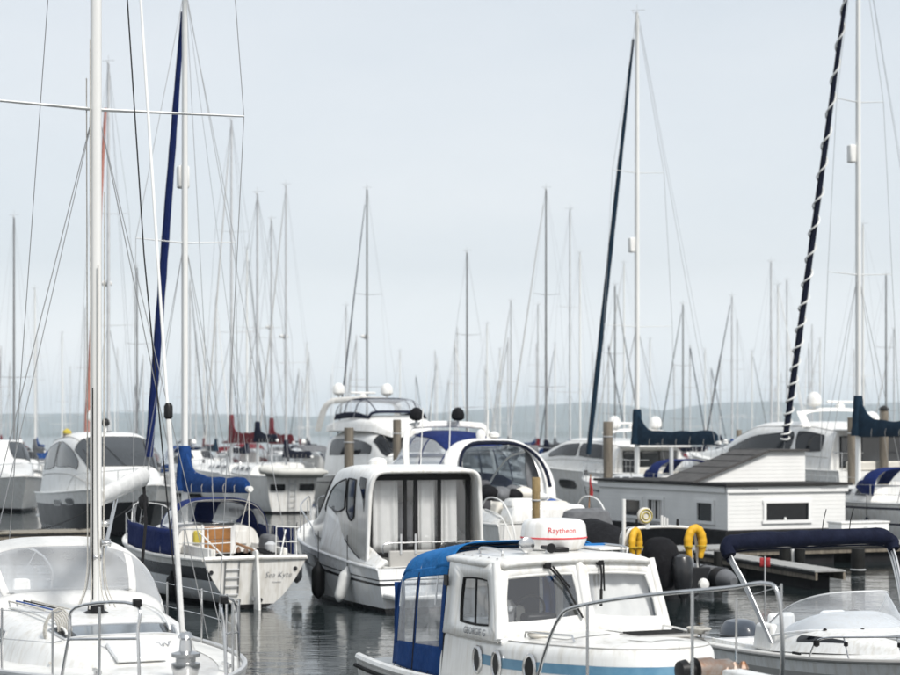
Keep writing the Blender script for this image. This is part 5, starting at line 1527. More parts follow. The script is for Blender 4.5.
# ------------------------------------------------------------------ small open motorboat with folded navy bimini
def bimini_boat():
    T = thing('motorboat', 'small white motorboat with folded navy sunshade and curved windscreen', 'motorboat', (5.42, 24.4, 0), NEAR)
    H = Hull(6.0, 2.40, 0.80, 1.12, sag=0.02, tr=0.92, tm=0.42, q=2.5, w0=0.84, w1=0.82, p=0.8, rake=0.6)
    OX = -2.75
    m, mats = H.mesh([(0.70, 'gelcoat'), (0.80, 'grey_panel'), (1.0, 'gelcoat')], 30)
    m.build('hull', mats, T, loc=(OX, 0, 0), ang=50)
    H.deck(0.40, 1.0, camber=0.10, nt=26, ns=14).build('foredeck', 'gelcoat', T, loc=(OX, 0, 0))
    for sd in (1, -1):
        H.deck(0.0, 0.41, 0.76*sd, 1.0*sd, camber=0.06, nt=10, ns=3).build('side_deck', 'gelcoat', T, loc=(OX, 0, 0))
        MB().tube(H.edge(0, 0.995, sd, 0.0, 0.0, 28), 0.03, 8).build('rubbing_strake', 'grey_panel', T, loc=(OX, 0, 0))
        MB().box((-1.55, sd*0.90, 0.62), (2.3, 0.06, 0.50)).build('cockpit_liner', 'gelcoat', T)
    MB().box((-1.5, 0, 0.36), (2.4, 1.8, 0.04)).build('cockpit_sole', 'nonskid', T)
    MB().box((-2.5, 0, 0.66), (0.28, 1.9, 0.34)).build('stern_bench', 'gelcoat_cool', T, bevel=0.05)
    # raised cuddy and moulded coaming under the screen
    C = House([(-0.75, 1.00, 0.86, 1.14), (-0.2, 1.00, 0.90, 1.20), (0.35, 0.92, 0.94, 1.22), (1.0, 0.74, 0.98, 1.18), (1.7, 0.46, 1.02, 1.12), (2.1, 0.2, 1.04, 1.06)], e=0.45, th=0.16)
    C.mesh(30, 30).build('cuddy', 'gelcoat', T)
    pane(T, C.top(0.95, 1.45, 0.36, 0.64, k=0.3, off=0.012), 'smoke_glass', 'alloy', 0.014, name='deck_hatch')
    for sd in (1, -1):
        pane(T, C.side(-0.25, 0.62, 0.42, 0.70, sd, f2=0.62, f3=0.50, k=0.25), 'dark_glass', None, name='side_window')
        MB().box((-0.95, sd*0.86, 1.02), (0.5, 0.26, 0.36), taper=0.8).build('coaming_wing', 'gelcoat', T, bevel=0.05)
    # wrap-round screen
    def scr(u, v):
        a = (u-0.5)*2
        y = 0.95*sin(a*1.32)/sin(1.32)
        x = -0.75+1.12*(cos(a*1.32)-cos(1.32))/(1-cos(1.32))
        h = 0.46*(1-0.75*abs(a)**3.2)
        base = C(min(0.5, x), 0.5).z-0.02-0.06*abs(a)**3
        return Vector((x-0.42*v*(1-0.4*abs(a)), y*(1-0.10*v), base+h*v))
    s1 = MB().grid(scr, 40, 8).build('windscreen', 'vinyl', T)
    MB().tube([scr(k/40, 1) for k in range(41)], 0.014, 6).build('screen_frame', 'alloy_dull', s1)
    MB().tube([scr(k/40, 0) for k in range(41)], 0.018, 6).build('screen_base', 'gelcoat_cool', s1)
    for u in (0.22, 0.38, 0.62, 0.78):
        p = scr(u, 0.0)
        MB().lathe([(0.02, 0), (0.028, 0.02), (0.01, 0.035)], 8, p+Vector((0.04, 0, 0.0))).build('screen_bolt', 'black_plastic', s1)
    # dash with hooded instruments, wheel and seats behind the screen
    D = House([(-0.72, 0.90, 0.86, 1.28), (-0.35, 0.86, 0.9, 1.38), (0.05, 0.66, 1.0, 1.30), (0.3, 0.4, 1.05, 1.20)], e=0.6, th=0.1)
    D.mesh(14, 24).build('dashboard', 'gelcoat_cool', T)
    for y in (0.42, -0.42):
        MB().box((-1.35, y, 0.98), (0.12, 0.46, 0.62), taper=0.9).build('seat_back', 'gelcoat_cool', T, bevel=0.06)
        MB().box((-1.12, y, 0.72), (0.5, 0.46, 0.14)).build('seat', 'gelcoat_cool', T, bevel=0.05)
    MB().tube([(-0.85+0.06*sin(a*pi/10), 0.38+0.17*cos(a*pi/10), 1.18+0.16*sin(a*pi/10)) for a in range(20)], 0.015, 6, closed=True).build('steering_wheel', 'black_plastic', T)
    # bow rails with black clamps
    for sd in (1, -1):
        g = lambda t, z: H(t, 1, sd)+Vector((OX, -sd*0.07, z))
        r = rail(T, arc([g(0.515, 0.02), g(0.535, 0.20), g(0.57, 0.27), g(0.66, 0.29), g(0.80, 0.30), g(0.93, 0.31), g(0.985, 0.28)], 5), 0.0125, 'steel', 'bow_rail')
        for t in (0.62, 0.75, 0.88):
            rail(r, [g(t+0.015, 0.0), g(t, 0.285)], 0.010, 'steel', 'rail_post')
            MB().lathe([(0.012, -0.03), (0.028, -0.02), (0.028, 0.02), (0.012, 0.03)], 8, g(t+0.006, 0.20)).build('rail_clamp', 'black_plastic', r)
        MB().lathe([(0.015, -0.05), (0.042, -0.03), (0.042, 0.03), (0.015, 0.05)], 10, g(0.538, 0.20)).build('rail_clamp', 'black_plastic', r)
        MB().box(g(0.47, 0.05), (0.16, 0.03, 0.03)).build('cleat', 'black_plastic', T)
    # folded bimini: boot along the hoops, raked aft
    rr = random.Random(2)
    for k, dx in enumerate((0.0, 0.05, 0.10)):
        MB().tube(arc([(-0.55-dx*0.5, -1.08, 0.98), (-0.98-dx, -1.16, 1.65), (-1.36-dx*1.3, -1.22, 2.14), (-1.44-dx*1.3, -1.0, 2.24), (-1.45-dx, 0.0, 2.26), (-1.44-dx*1.3, 1.2, 2.26), (-1.36-dx*1.3, 1.42, 2.15), (-0.98-dx, 1.30, 1.65), (-0.55-dx*0.5, 1.08, 0.98)], 6), 0.0135, 6).build('bimini_frame', 'alloy', T)
    path = arc([(-1.34, -1.24, 2.08), (-1.42, -1.23, 2.20), (-1.46, -1.02, 2.255), (-1.47, -0.4, 2.275), (-1.47, 0.0, 2.28), (-1.47, 0.4, 2.285), (-1.46, 1.22, 2.285), (-1.42, 1.43, 2.22), (-1.34, 1.44, 2.10)], 6)
    n = len(path)
    B = MB().tube(path, [0.080+0.007*sin(i*0.9)+0.03*min(1, 5*min(i, n-1-i)/n)+0.008*rr.random() for i in range(n)], 12, flat=1.0).build('bimini_boot', 'canvas_navy', T)
    MB().tube([path[k]+Vector((0, 0, -0.125)) for k in range(2, n-2)], 0.012, 5).build('boot_seam', 'canvas_navy', B)
    for y in (0.3, 0.75):
        MB().tube([(-1.42, y, 2.38), (-1.40, y, 2.50), (-1.37, y+0.03, 2.68)], 0.008, 4).build('lashing', 'rope_black', B)
    # engine
    rings = []
    for z, a, b in ((0.40, 0.18, 0.14), (0.52, 0.30, 0.22), (0.75, 0.36, 0.26), (0.90, 0.33, 0.25), (1.0, 0.24, 0.19), (1.03, 0.1, 0.1)):
        rings.append([Vector((-3.05+a*cos(q), b*sin(q), z)) for q in (2*pi*k/20 for k in range(20))])
    E = MB().loft(rings).build('outboard_engine', 'cowl_blue', T)
    MB().tube([(-3.05, 0, 0.45), (-3.1, 0, -0.3)], [0.12, 0.07], 10, flat=0.6).build('engine_leg', 'cowl_black', E)
    MB().tube([(-3.05+0.37*cos(q), 0.27*sin(q), 0.80) for q in (2*pi*k/20 for k in range(20))], 0.018, 6, closed=True).build('cowl_trim', 'cowl_black', E)
    return T
bimini_boat()

# ------------------------------------------------------------------ pontoons and piles
def pontoon(label, a, b, w=1.9, z=0.50, boards='plank_grey', group=None):
    a, b = Vector(a), Vector(b)
    d = b-a
    L = d.length
    T = thing('pontoon', label, 'pontoon', ((a+b)/2), atan2(d.y, d.x), group)
    n = int(L/0.16)
    R = random.Random(int(L*10))
    m = MB()
    for k in range(n):
        m.box((-L/2+(k+0.5)*L/n, R.uniform(-0.01, 0.01), z+R.uniform(-0.004, 0.004)), (L/n-0.012, w, 0.035))
    o = m.build('deck_boards', boards, T)
    o['kind'] = 'stuff'
    for sd in (1, -1):
        MB().box((0, sd*(w/2-0.04), z-0.12), (L, 0.06, 0.18)).build('edge_beam', 'pile_wood', T)
        MB().box((0, sd*(w/2+0.0), z-0.06), (L, 0.03, 0.07)).build('rubbing_strip', 'rubber', T)
    k = max(2, int(L/2.6))
    for i in range(k):
        MB().box((-L/2+(i+0.5)*L/k, 0, 0.10), (L/k*0.72, w-0.3, 0.46)).build('float', 'float_black', T, bevel=0.03)
    return T
pontoon('grey boarded pontoon running in front of the white houseboat', (3.2, 51.6, 0), (24.5, 60.9, 0), 1.8)
pontoon('weathered boarded pontoon under the bows of the white cruisers', (-25.0, 57.2, 0), (-11.9, 62.9, 0), 1.8, boards='plank')
pontoon('short finger pontoon beside the black mooring posts', (9.05, 44.6, 0), (7.15, 52.1, 0), 0.8, z=0.46)

def pile(label, X, Y, top, r, m, cap=None, group=None):
    T = thing('mooring_pile', label, 'pile', (X, Y, 0), 0, group)
    R = random.Random(int(X*37+Y*11))
    pr = [(r*(1+R.uniform(-0.05, 0.05)), -0.8+(top+0.8)*k/8) for k in range(9)]
    MB().lathe(pr+[(r*0.94, top+0.015)], 14, sq=(1, 0.97)).build('post', m, T)
    if cap:
        MB().lathe([(r*1.1, top+0.018), (r*1.12, top+0.10), (r*0.9, top+0.14), (0.02, top+0.22)], 14).build('cap', cap, T)
    MB().tube([(r*1.03*cos(a*pi/8), r*1.03*sin(a*pi/8), top-0.55) for a in range(16)], 0.02, 5, closed=True).build('mooring_ring', 'alloy_dull', T)
def pile_px(label, px, py, Y, w, m, cap=None, group=None):
    p = W(px, py, Y)
    pile(label, p.x, Y, p.z, w*Y/FPX/2, m, cap, group)
pile_px('grey timber pile beside the flybridge yacht', 349, 428, 72, 9.5, 'pile_wood')
pile_px('tall grey timber pile beside the dark furled sail', 608, 422, 70.0, 9.5, 'pile_wood')
pile_px('grey timber pile in front of the mast with striped sail', 852, 418, 68.0, 9, 'pile_wood')
pile_px('grey timber pile with dark cap behind the navy boom cover', 884, 411, 73.0, 9, 'pile_wood', 'roof_edge')
pile_px('short distant timber pile behind the houseboat roof', 739, 430, 100, 5.5, 'pile_wood')
pile_px('timber pile behind the blue canopy cruiser', 397, 420, 76, 8, 'pile_wood')
pile_px('thin yellowish timber pile behind the radar dome', 536, 478, 46, 8, 'pile_warm')
pile_px('timber pile with yellow top beside the grey hulled cruiser', 67, 434, 74, 8, 'pile_wood', 'cover_yellow')
for px, py, w, lb in ((785, 548, 12, 'black mooring post beside the white marker post'), (800, 549, 10, 'slimmer black mooring post beside the white marker post'), (858, 549, 14, 'thick black mooring post beside the long pontoon')):
    pile_px(lb, px, py, 50.2, w, 'pile_black')
pile_px('white marker post between two black mooring posts', 793, 550, 50.3, 4.5, 'white_tube')
pile_px('black mooring post on the pontoon behind the yellow lifebuoy', 718, 552, 48.0, 9, 'pile_black')
def dock_box():
    T = thing('dock_box', 'white storage box on the pontoon behind the navy sunshade', 'box', (12.2, 56.0, 0.52), atan2(0.4, 0.917))
    MB().box((0, 0, 0.28), (1.7, 0.7, 0.54)).build('body', 'trim_white', T, bevel=0.02)
    MB().box((0, 0, 0.58), (1.76, 0.76, 0.06)).build('lid', 'gelcoat', T, bevel=0.02)
    MB().box((0, -0.37, 0.42), (0.12, 0.02, 0.08)).build('latch', 'alloy_dull', T)
dock_box()
def red_marker():
    T = thing('marker_flag', 'small red flag on a thin stick beside the black mooring posts', 'flag', W(765, 600, 44.0)*1.0, 0)
    T.location.z = -0.2
    MB().tube([(0, 0, 0), (0, 0, 1.05)], 0.02, 6).build('stick', 'alloy_dull', T)
    MB().grid(lambda u, v: Vector((-0.12+0.24*u, 0.02*sin(u*6), 0.80+0.22*v)), 6, 3).build('cloth', 'flag_red', T, solid=0.01)
red_marker()

def ensign():
    p = Vector((3.7, 50.1, 1.55))
    T = thing('ensign', 'furled red ensign on a short staff beside the sports boat', 'flag', (p.x, p.y, p.z), AWAY)
    MB().tube([(0, 0, -0.1), (-0.12, 0, 1.1)], 0.016, 6).build('staff', 'teak', T)
    MB().loft([[Vector((-0.12-0.05*w+0.05*cos(q)*(0.6+0.5*w), 0.04*sin(q)*(0.6+0.5*w)+0.02*sin(w*7), 1.0-0.5*w)) for q in (2*pi*k/10 for k in range(10))] for w in (0, 0.15, 0.35, 0.55, 0.8, 1.0)]).build('cloth', 'flag_red', T)
ensign()
def mooring_rope(label, a, b, sag, m='rope_black'):
    T = thing('mooring_rope', label, 'rope', (0, 0, 0), 0)
    a, b = Vector(a), Vector(b)
    T.location = b
    pts = []
    for k in range(13):
        u = k/12
        pts.append(a*(1-u)+b*u+Vector((0, 0, -4*sag*u*(1-u)))-b)
    MB().tube(pts, 0.018, 6).build('line', m, T)
    MB().tube([Vector((0.07*cos(q*pi/6), 0.10*sin(q*pi/6), 0.02)) for q in range(12)], 0.018, 5, closed=True).build('loop', m, T)
mooring_rope('black bow rope from the dark hulled cruiser to the weathered pontoon', (-10.58, 66.7, 1.93), (-12.4, 62.6, 0.55), 0.35)
mooring_rope('black spring rope from the dark hulled cruiser to the weathered pontoon end', (-11.85, 67.6, 1.88), (-14.9, 61.5, 0.55), 0.55)
mooring_rope('pale bow rope from the striped sail boat to the grey boarded pontoon', (14.85, 58.8, 1.52), (15.2, 57.3, 0.55), 0.15, 'rope_white')
# ------------------------------------------------------------------ motor yachts behind
def yacht(label, loc, rz, L, B, z0, z1, bands, house, e=0.32, th=0.14, sides=(), screen=None, fly=None, canvas=None, arch=None, domes=(), rails=(0.5, 0.97),
          hullwin=(), aerials=(), hood=None, radar=None, name='motor_yacht', cat='motorboat', glass='dark_glass', rub='gelcoat', houseglass=None, group=None, platform=True, nq=32, aft=False, decklines=()):
    T = thing(name, label, cat, loc, rz, group)
    H = Hull(L, B, z0, z1, sag=0.03, tr=0.92, tm=0.40, q=2.4, w0=0.86, w1=0.84, p=0.8, rake=L*0.11, zp=1.4)
    m, mats = H.mesh(bands, 30)
    m.build('hull', mats, T, ang=50)
    H.deck(0, 1, camber=0.05, nt=26, ns=8).build('deck', 'nonskid', T)
    for sd in (1, -1):
        MB().tube(H.edge(0, 0.995, sd, 0, 0, 24), 0.04, 6).build('rubbing_strake', rub, T)
    C = House(house, e=e, th=th)
    C.mesh(40, nq).build('cabin', 'gelcoat', T)
    if aft:                                 # glazed doors in the rear of the cabin, steps and rails behind
        w, za, zb_ = C.p(C.x0)
        hh = zb_-za
        F = MB().box((C.x0-0.03, 0, za+hh*0.44), (0.05, w*1.5, hh*0.72)).build('aft_door_frame', 'black_plastic', T)
        for k in range(3):
            MB().box((C.x0-0.062, w*0.5*(k-1), za+hh*0.44), (0.012, w*0.45, hh*0.66)).build('aft_door_pane', 'smoke_glass', F)
        MB().box((C.x0-0.45, 0, zb_-hh*0.06), (1.2, w*1.72, 0.09)).build('roof_overhang', 'gelcoat', T, bevel=0.04)
        for sd in (1, -1):
            R0 = rail(T, arc([(C.x0-0.1, sd*w*0.95, za+0.75), (0.5, sd*w*0.97, za+0.72), (0.1, sd*w*0.9, za+0.70), (0.08, sd*w*0.45, za+0.70)], 5), 0.02, 'steel', 'cockpit_rail', 6)
            for x in (C.x0-0.2, 0.5, 0.1):
                rail(R0, [(x, sd*w*0.95, za-0.1), (x, sd*w*0.95, za+0.71)], 0.016, 'steel', 'rail_post', 5)
        MB().box((0.25, 0, za+0.10), (0.35, w*1.5, 0.55)).build('cockpit_seat', 'cream_deck', T, bevel=0.06)
    for x0_, x1_, sdd in decklines:
        for sd in (1, -1):
            MB().tube([C(x0_+(x1_-x0_)*k/12, C.q(sdd, sd))+Vector((0, sd*0.012, 0)) for k in range(13)], 0.014, 5).build('moulding_line', 'grey_panel', T)
    for s in sides:
        for sd in (1, -1):
            pane(T, C.side(*s[:4], sd, f2=s[4], f3=s[5], k=0.25, off=0.012), glass, 'black_plastic', 0.012, name='side_window')
    if screen:
        x0, x1, n = screen[:3]
        qa, qb = (screen[3], screen[4]) if len(screen) > 3 else (0.16, 0.84)
        for k in range(n):
            a = qa+(qb-qa)*k/n+0.006
            b = qa+(qb-qa)*(k+1)/n-0.006
            w = pane(T, C.top(x0, x1, a, b, k=0.12, off=0.012), glass if len(screen) < 6 else screen[5], 'black_plastic', 0.014, name='windscreen')
            if n > 1:
                p = C(x1, (a+b)/2); q = C(x0+(x1-x0)*0.3, (a+b)/2+0.02)
                MB().tube([p+Vector((0.03, 0, 0.03)), q+Vector((0.03, 0, 0.04))], 0.012, 4).build('wiper', 'black_plastic', w)
    for t0, t1, v0, v1 in hullwin:
        for sd in (1, -1):
            pane(T, H.side(t0, t1, v0, v1, sd, k=0.6, off=0.012), 'dark_glass', 'steel', 0.01, name='hull_port')
    if fly:
        F = House(fly, e=0.42, th=0.06)
        F.mesh(24, 28).build('flybridge', 'gelcoat', T)
    if canvas:
        K = House(canvas['st'], e=canvas.get('e', 0.34), th=canvas.get('th', 0.14))
        cm = canvas['m']
        x0, x1 = K.x0, K.x1
        xw = canvas['xw']                   # x split between top cloth and clear front
        qs = canvas.get('qs', 0.26)
        S = lambda a, b, c, d, n=8, k=24: MB().grid(lambda u, v: K(a+(b-a)*u, c+(d-c)*v), n, k)
        S(x0, xw, qs, 1-qs).build('canopy', cm, T, solid=0.02)
        ql = K.q(0.30, 1)
        for q0, q1 in ((0.0, ql), (1-ql, 1.0)):
            S(x0, x1, q0, q1, 8, 4).build('canopy_skirt', cm, T, solid=0.02)
        nseg = canvas.get('n', 3)
        for q0, q1 in ((ql, qs), (1-qs, 1-ql)):
            for k in range(nseg):
                a, b = x0+(xw-x0)*k/nseg, x0+(xw-x0)*(k+1)/nseg
                S(a+0.04, b-0.04, q0, q1, 3, 6).build('clear_window', 'vinyl', T)
                S(a-0.04, a+0.04, q0, q1, 1, 6).build('canopy_strip', cm, T, solid=0.02)
        if canvas.get('front', True):
            xf = xw+(x1-xw)*0.86
            for k in range(3):
                a, b = ql+(1-2*ql)*k/3, ql+(1-2*ql)*(k+1)/3
                S(xw, xf, a+0.012, b-0.012, 5, 8).build('clear_window', 'vinyl', T)
                S(xw, xf, a-0.012, a+0.012, 5, 2).build('canopy_strip', cm, T, solid=0.02)
            S(xf, x1, ql, 1-ql, 2, 20).build('canopy_hem', cm, T, solid=0.02)
            S(xw-0.06, xw+0.05, ql, 1-ql, 2, 20).build('canopy_strip', cm, T, solid=0.02)
        for x in (x0, xw):
            MB().tube([K(x, k/20) for k in range(21)], 0.02, 5).build('canopy_hoop', 'steel', T)
    if arch:
        xa, w, zb, zt, ww, lean = arch
        pts = arc([(xa-lean, w, zb), (xa-lean*0.3, w*0.97, (zb+zt)/2+0.2), (xa, w*0.86, zt-0.12), (xa+0.02, w*0.6, zt), (xa+0.02, 0, zt+0.04), (xa+0.02, -w*0.6, zt), (xa, -w*0.86, zt-0.12), (xa-lean*0.3, -w*0.97, (zb+zt)/2+0.2), (xa-lean, -w, zb)], 5)
        MB().tube(pts, 0.055, 8, flat=ww).build('radar_arch', 'gelcoat', T)
    for x, y, z, r, mm, post in domes:
        D = MB().lathe([(r*0.5, 0), (r, r*0.35), (r*1.02, r*0.9), (r*0.85, r*1.5), (r*0.45, r*1.9), (r*0.02, r*2.0)], 14, (x, y, z)).build('dome', mm, T)
        MB().tube([(x, y, z-post), (x, y, z+0.02)], 0.045, 6).build('dome_post', 'gelcoat' if mm != 'canvas_black' else 'alloy_dull', D)
    for x, y, z, h in aerials:
        MB().tube([(x, y, z), (x-0.06*h, y, z+h)], [0.016, 0.008], 5).build('whip_aerial', 'white_tube', T)
    if radar:
        x, y, z = radar
        MB().box((x, y, z+0.35), (0.12, 1.3, 0.10)).build('radar_scanner', 'gelcoat', T, bevel=0.03)
        MB().lathe([(0.2, 0), (0.2, 0.2), (0.1, 0.3)], 12, (x, y, z)).build('radar_pedestal', 'gelcoat', T)
    if rails:
        for sd in (1, -1):
            pts = []
            for k in range(12):
                t = rails[0]+(rails[1]-rails[0])*k/11
                p = H(t, 1, sd)+Vector((0, -sd*0.08, 0.62*min(1, k/1.6)))
                pts.append(p)
            R_ = rail(T, pts, 0.018, 'steel', 'bow_rail', 6)
            for k in range(2, 12, 2):
                q = pts[k].copy(); q.z -= 0.62
                rail(R_, [q, pts[k]], 0.014, 'steel', 'rail_post', 5)
    if platform:
        MB().box((-0.4, 0, 0.38), (0.9, B*0.82, 0.12)).build('swim_platform', 'gelcoat', T, bevel=0.03)
    return T, H

WHITE = [(0.10, 'stripe_black'), (0.80, 'gelcoat'), (0.84, 'stripe_black'), (1.0, 'gelcoat')]
# cruiser with dark lower hull, bow towards us
yacht('white cruiser with dark grey lower hull and wide windscreen beside the weathered pontoon', (-15.3, 77.5, 0), NEAR, 12.6, 4.0, 1.35, 1.95,
      [(0.10, 'stripe_black'), (0.70, 'hull_grey'), (1.0, 'gelcoat')],
      [(0.6, 1.75, 1.4, 3.30), (2.0, 1.84, 1.42, 3.68), (4.4, 1.84, 1.45, 3.82), (5.6, 1.76, 1.5, 3.72), (6.8, 1.62, 1.55, 3.20), (8.0, 1.42, 1.6, 2.46), (9.4, 1.10, 1.68, 2.16), (10.6, 0.6, 1.78, 2.0), (11.4, 0.2, 1.85, 1.9)],
      sides=((1.2, 3.4, 0.40, 0.78, 0.86, 0.40), (3.6, 6.6, 0.40, 0.86, 0.66, 0.46)), screen=(5.95, 7.85, 3, 0.13, 0.87), decklines=((1.0, 8.6, 0.32), (1.0, 6.0, 0.92)), hullwin=((0.34, 0.44, 0.66, 0.82), (0.5, 0.58, 0.68, 0.84)),
      domes=((2.4, 0.0, 4.25, 0.24, 'gelcoat', 0.5), (3.1, 0.35, 4.05, 0.16, 'black_plastic', 0.3)), aerials=((2.0, 1.0, 3.6, 2.2),), glass='smoke_glass')
yacht('white sports cruiser with smooth foredeck beyond the weathered pontoon', (-24.8, 99.6, 0), NEAR, 12.0, 3.9, 1.35, 1.75,
      [(0.10, 'stripe_black'), (1.0, 'gelcoat')],
      [(0.8, 1.70, 1.4, 2.9), (2.4, 1.74, 1.4, 3.45), (4.2, 1.70, 1.45, 3.45), (5.6, 1.58, 1.5, 2.95), (6.8, 1.40, 1.55, 2.35), (9.0, 0.95, 1.6, 2.05), (10.8, 0.35, 1.68, 1.8)],
      sides=((1.6, 5.0, 0.5, 0.84, 0.66, 0.55),), screen=(4.7, 6.4, 2), hullwin=((0.55, 0.63, 0.6, 0.74),), glass='smoke_glass')
# flybridge yacht, enclosed upper deck
yacht('large white flybridge yacht with navy framed clear enclosure on its upper deck', (-5.0, 93.0, 0), NEAR, 14.5, 4.4, 1.7, 2.45, WHITE,
      [(1.6, 1.95, 1.7, 3.75), (3.0, 2.0, 1.75, 3.95), (6.4, 1.95, 1.8, 3.95), (7.4, 1.85, 1.85, 3.75), (8.3, 1.7, 1.9, 3.05), (9.2, 1.5, 2.0, 2.75), (11.5, 0.95, 2.2, 2.6), (13.2, 0.3, 2.35, 2.45)],
      sides=((2.2, 4.6, 0.45, 0.80, 0.80, 0.45), (4.8, 7.4, 0.45, 0.80, 0.70, 0.5)), screen=(7.35, 8.6, 3),
      fly=[(1.4, 1.75, 3.85, 4.35), (3.0, 1.9, 3.9, 4.5), (5.5, 1.85, 3.9, 4.62), (6.9, 1.55, 3.85, 4.45), (7.9, 0.9, 3.6, 3.9)],
      canvas={'st': [(2.6, 1.75, 4.42, 5.30), (4.2, 1.78, 4.48, 5.46), (5.4, 1.70, 4.50, 5.36), (6.5, 1.45, 4.46, 4.72)], 'm': 'canvas_navy', 'xw': 5.2, 'n': 2},
      arch=(1.9, 2.0, 3.9, 5.38, 3.2, 0.9), domes=((1.9, 1.25, 5.62, 0.30, 'gelcoat', 0.3), (1.9, -1.25, 5.62, 0.30, 'gelcoat', 0.3)),
      aerials=((5.5, 1.9, 3.9, 3.0), (3.0, -1.9, 3.9, 3.2)), radar=(1.9, 0, 5.4))
# open sports boat with arch, stern towards us
def sports_boat():
    T, H = yacht('white open sports boat with curved roof arch and cluttered cockpit', (2.65, 48.8, 0), AWAY, 9.2, 3.35, 1.38, 1.75,
        [(0.10, 'stripe_black'), (1.0, 'gelcoat')],
        [(4.6, 1.42, 1.4, 2.15), (5.4, 1.3, 1.45, 2.1), (6.8, 0.95, 1.55, 1.95), (8.0, 0.5, 1.65, 1.78)], screen=None, rails=(0.45, 0.97))
    for sd in (1, -1):
        # high coamings running forward into the arch
        def bw(u, v):
            p = H(0.02+0.55*u, 1, sd)
            return Vector((p.x, p.y-sd*(0.05+0.18*v), p.z+(0.18+0.62*u**0.8)*v))
        MB().grid(bw, 14, 4).build('coaming', 'gelcoat', T, solid=0.06)
    MB().box((0.45, 0, 1.62), (0.9, 2.4, 0.50), taper=0.85).build('sun_pad', 'gelcoat', T, bevel=0.10)
    MB().box((1.3, 0.0, 1.72), (0.5, 2.3, 0.42), taper=0.9).build('aft_seat', 'cream_deck', T, bevel=0.08)
    # arch with hardtop sweep
    rr = []
    for k in range(25):
        a = pi*k/24
        ca = cos(a)
        y = 1.42*(abs(ca)**0.55)*(1 if ca > 0 else -1)
        z = 1.75+1.80*abs(sin(a))**0.55
        x = 3.0+0.9*abs(sin(a))**1.2
        rr.append(Vector((x, y, z)))
    MB().tube(rr, 0.06, 8, flat=4.2, up=(0, 0, 1)).build('roof_arch', 'gelcoat', T)
    MB().tube([p*1.0+Vector((-0.32, -p.y*0.055, -0.07)) for p in rr[1:-1]], 0.05, 6).build('arch_lining', 'canvas_navy', T)
    # canvas side wing, windscreen ahead
    G = House([(3.6, 1.40, 1.9, 3.40), (4.4, 1.36, 1.95, 3.26), (5.2, 1.25, 1.98, 2.75), (5.7, 1.1, 2.0, 2.15)], e=0.5, th=0.15)
    gs = lambda a, b, c, d: MB().grid(lambda u, v: G(a+(b-a)*u, c+(d-c)*v), 8, 14)
    gs(3.6, 5.65, 0.30, 0.70).build('windscreen', 'tinted_glass', T)
    gs(3.6, 5.65, 0.02, 0.28).build('windscreen', 'tinted_glass', T)
    gs(3.6, 5.65, 0.72, 0.98).build('windscreen', 'tinted_glass', T)
    for q in (0.29, 0.71):
        MB().tube([G(3.6+2.05*k/10, q) for k in range(11)], 0.03, 6).build('screen_post', 'gelcoat', T)
    MB().grid(lambda u, v: Vector((3.25+0.5*v, -1.38+0.42*u+0.05*sin(v*5), 1.95+1.45*v**0.9)), 5, 8).build('rolled_canvas', 'canvas_grey', T, solid=0.05)
    for y in (0.95, 0.45):
        MB().box((3.4, y, 1.98), (0.5, 0.42, 0.95), taper=0.85).build('helm_seat', 'seat_grey', T, bevel=0.08)
    MB().box((3.0, -0.7, 1.75), (1.0, 0.9, 0.45)).build('wet_bar', 'gelcoat_cool', T, bevel=0.05)
    R = random.Random(12)
    for k, (x, y, z, s, mm) in enumerate(((2.4, 0.35, 2.06, 0.34, 'canvas_grey'), (2.3, 0.0, 2.04, 0.28, 'canvas_black'), (2.4, -0.35, 2.08, 0.30, 'cream_deck'), (2.2, -0.75, 2.0, 0.20, 'canvas_white'), (2.5, 0.7, 2.1, 0.36, 'canvas_black'), (2.6, -0.1, 2.2, 0.2, 'canvas_grey'), (2.0, -1.0, 1.86, 0.15, 'rope_blue'))):
        rg = []
        for i in range(7):
            v = i/6
            rad = s*sin(pi*min(0.98, 0.12+0.86*v))**0.6
            rg.append([Vector((x+rad*cos(q)*(1+0.14*sin(3*q+k)), y+rad*sin(q)*(1+0.14*sin(2*q+k*2)), z+s*1.2*(v-0.4))) for q in (2*pi*j/12 for j in range(12))])
        MB().loft(rg).build('stowed_bag', mm, T)
    MB().box((0.55, 0.62, 1.92), (0.7, 0.9, 0.25), taper=0.8).build('cushion', 'gelcoat', T, bevel=0.08)
    # covered tender engine on the platform
    rg = []
    for z, a, b in ((0.45, 0.35, 0.72), (0.9, 0.40, 0.78), (1.4, 0.38, 0.74), (1.72, 0.30, 0.62), (1.80, 0.12, 0.40)):
        rg.append([Vector((-0.55+a*cos(q), -0.72+b*(abs(sin(q))**0.6)*(1 if sin(q) > 0 else -1), z)) for q in (2*pi*j/20 for j in range(20))])
    MB().loft(rg).build('engine_cover', 'canvas_grey', T, label='grey cloth cover over the engine on the stern')
    rg = []
    for z, a, b in ((0.5, 0.2, 0.26), (0.9, 0.3, 0.34), (1.25, 0.3, 0.34), (1.48, 0.2, 0.24), (1.52, 0.08, 0.1)):
        rg.append([Vector((-0.55+a*cos(q), 0.55+b*sin(q), z)) for q in (2*pi*j/16 for j in range(16))])
    MB().loft(rg).build('outboard_engine', 'cowl_black', T)
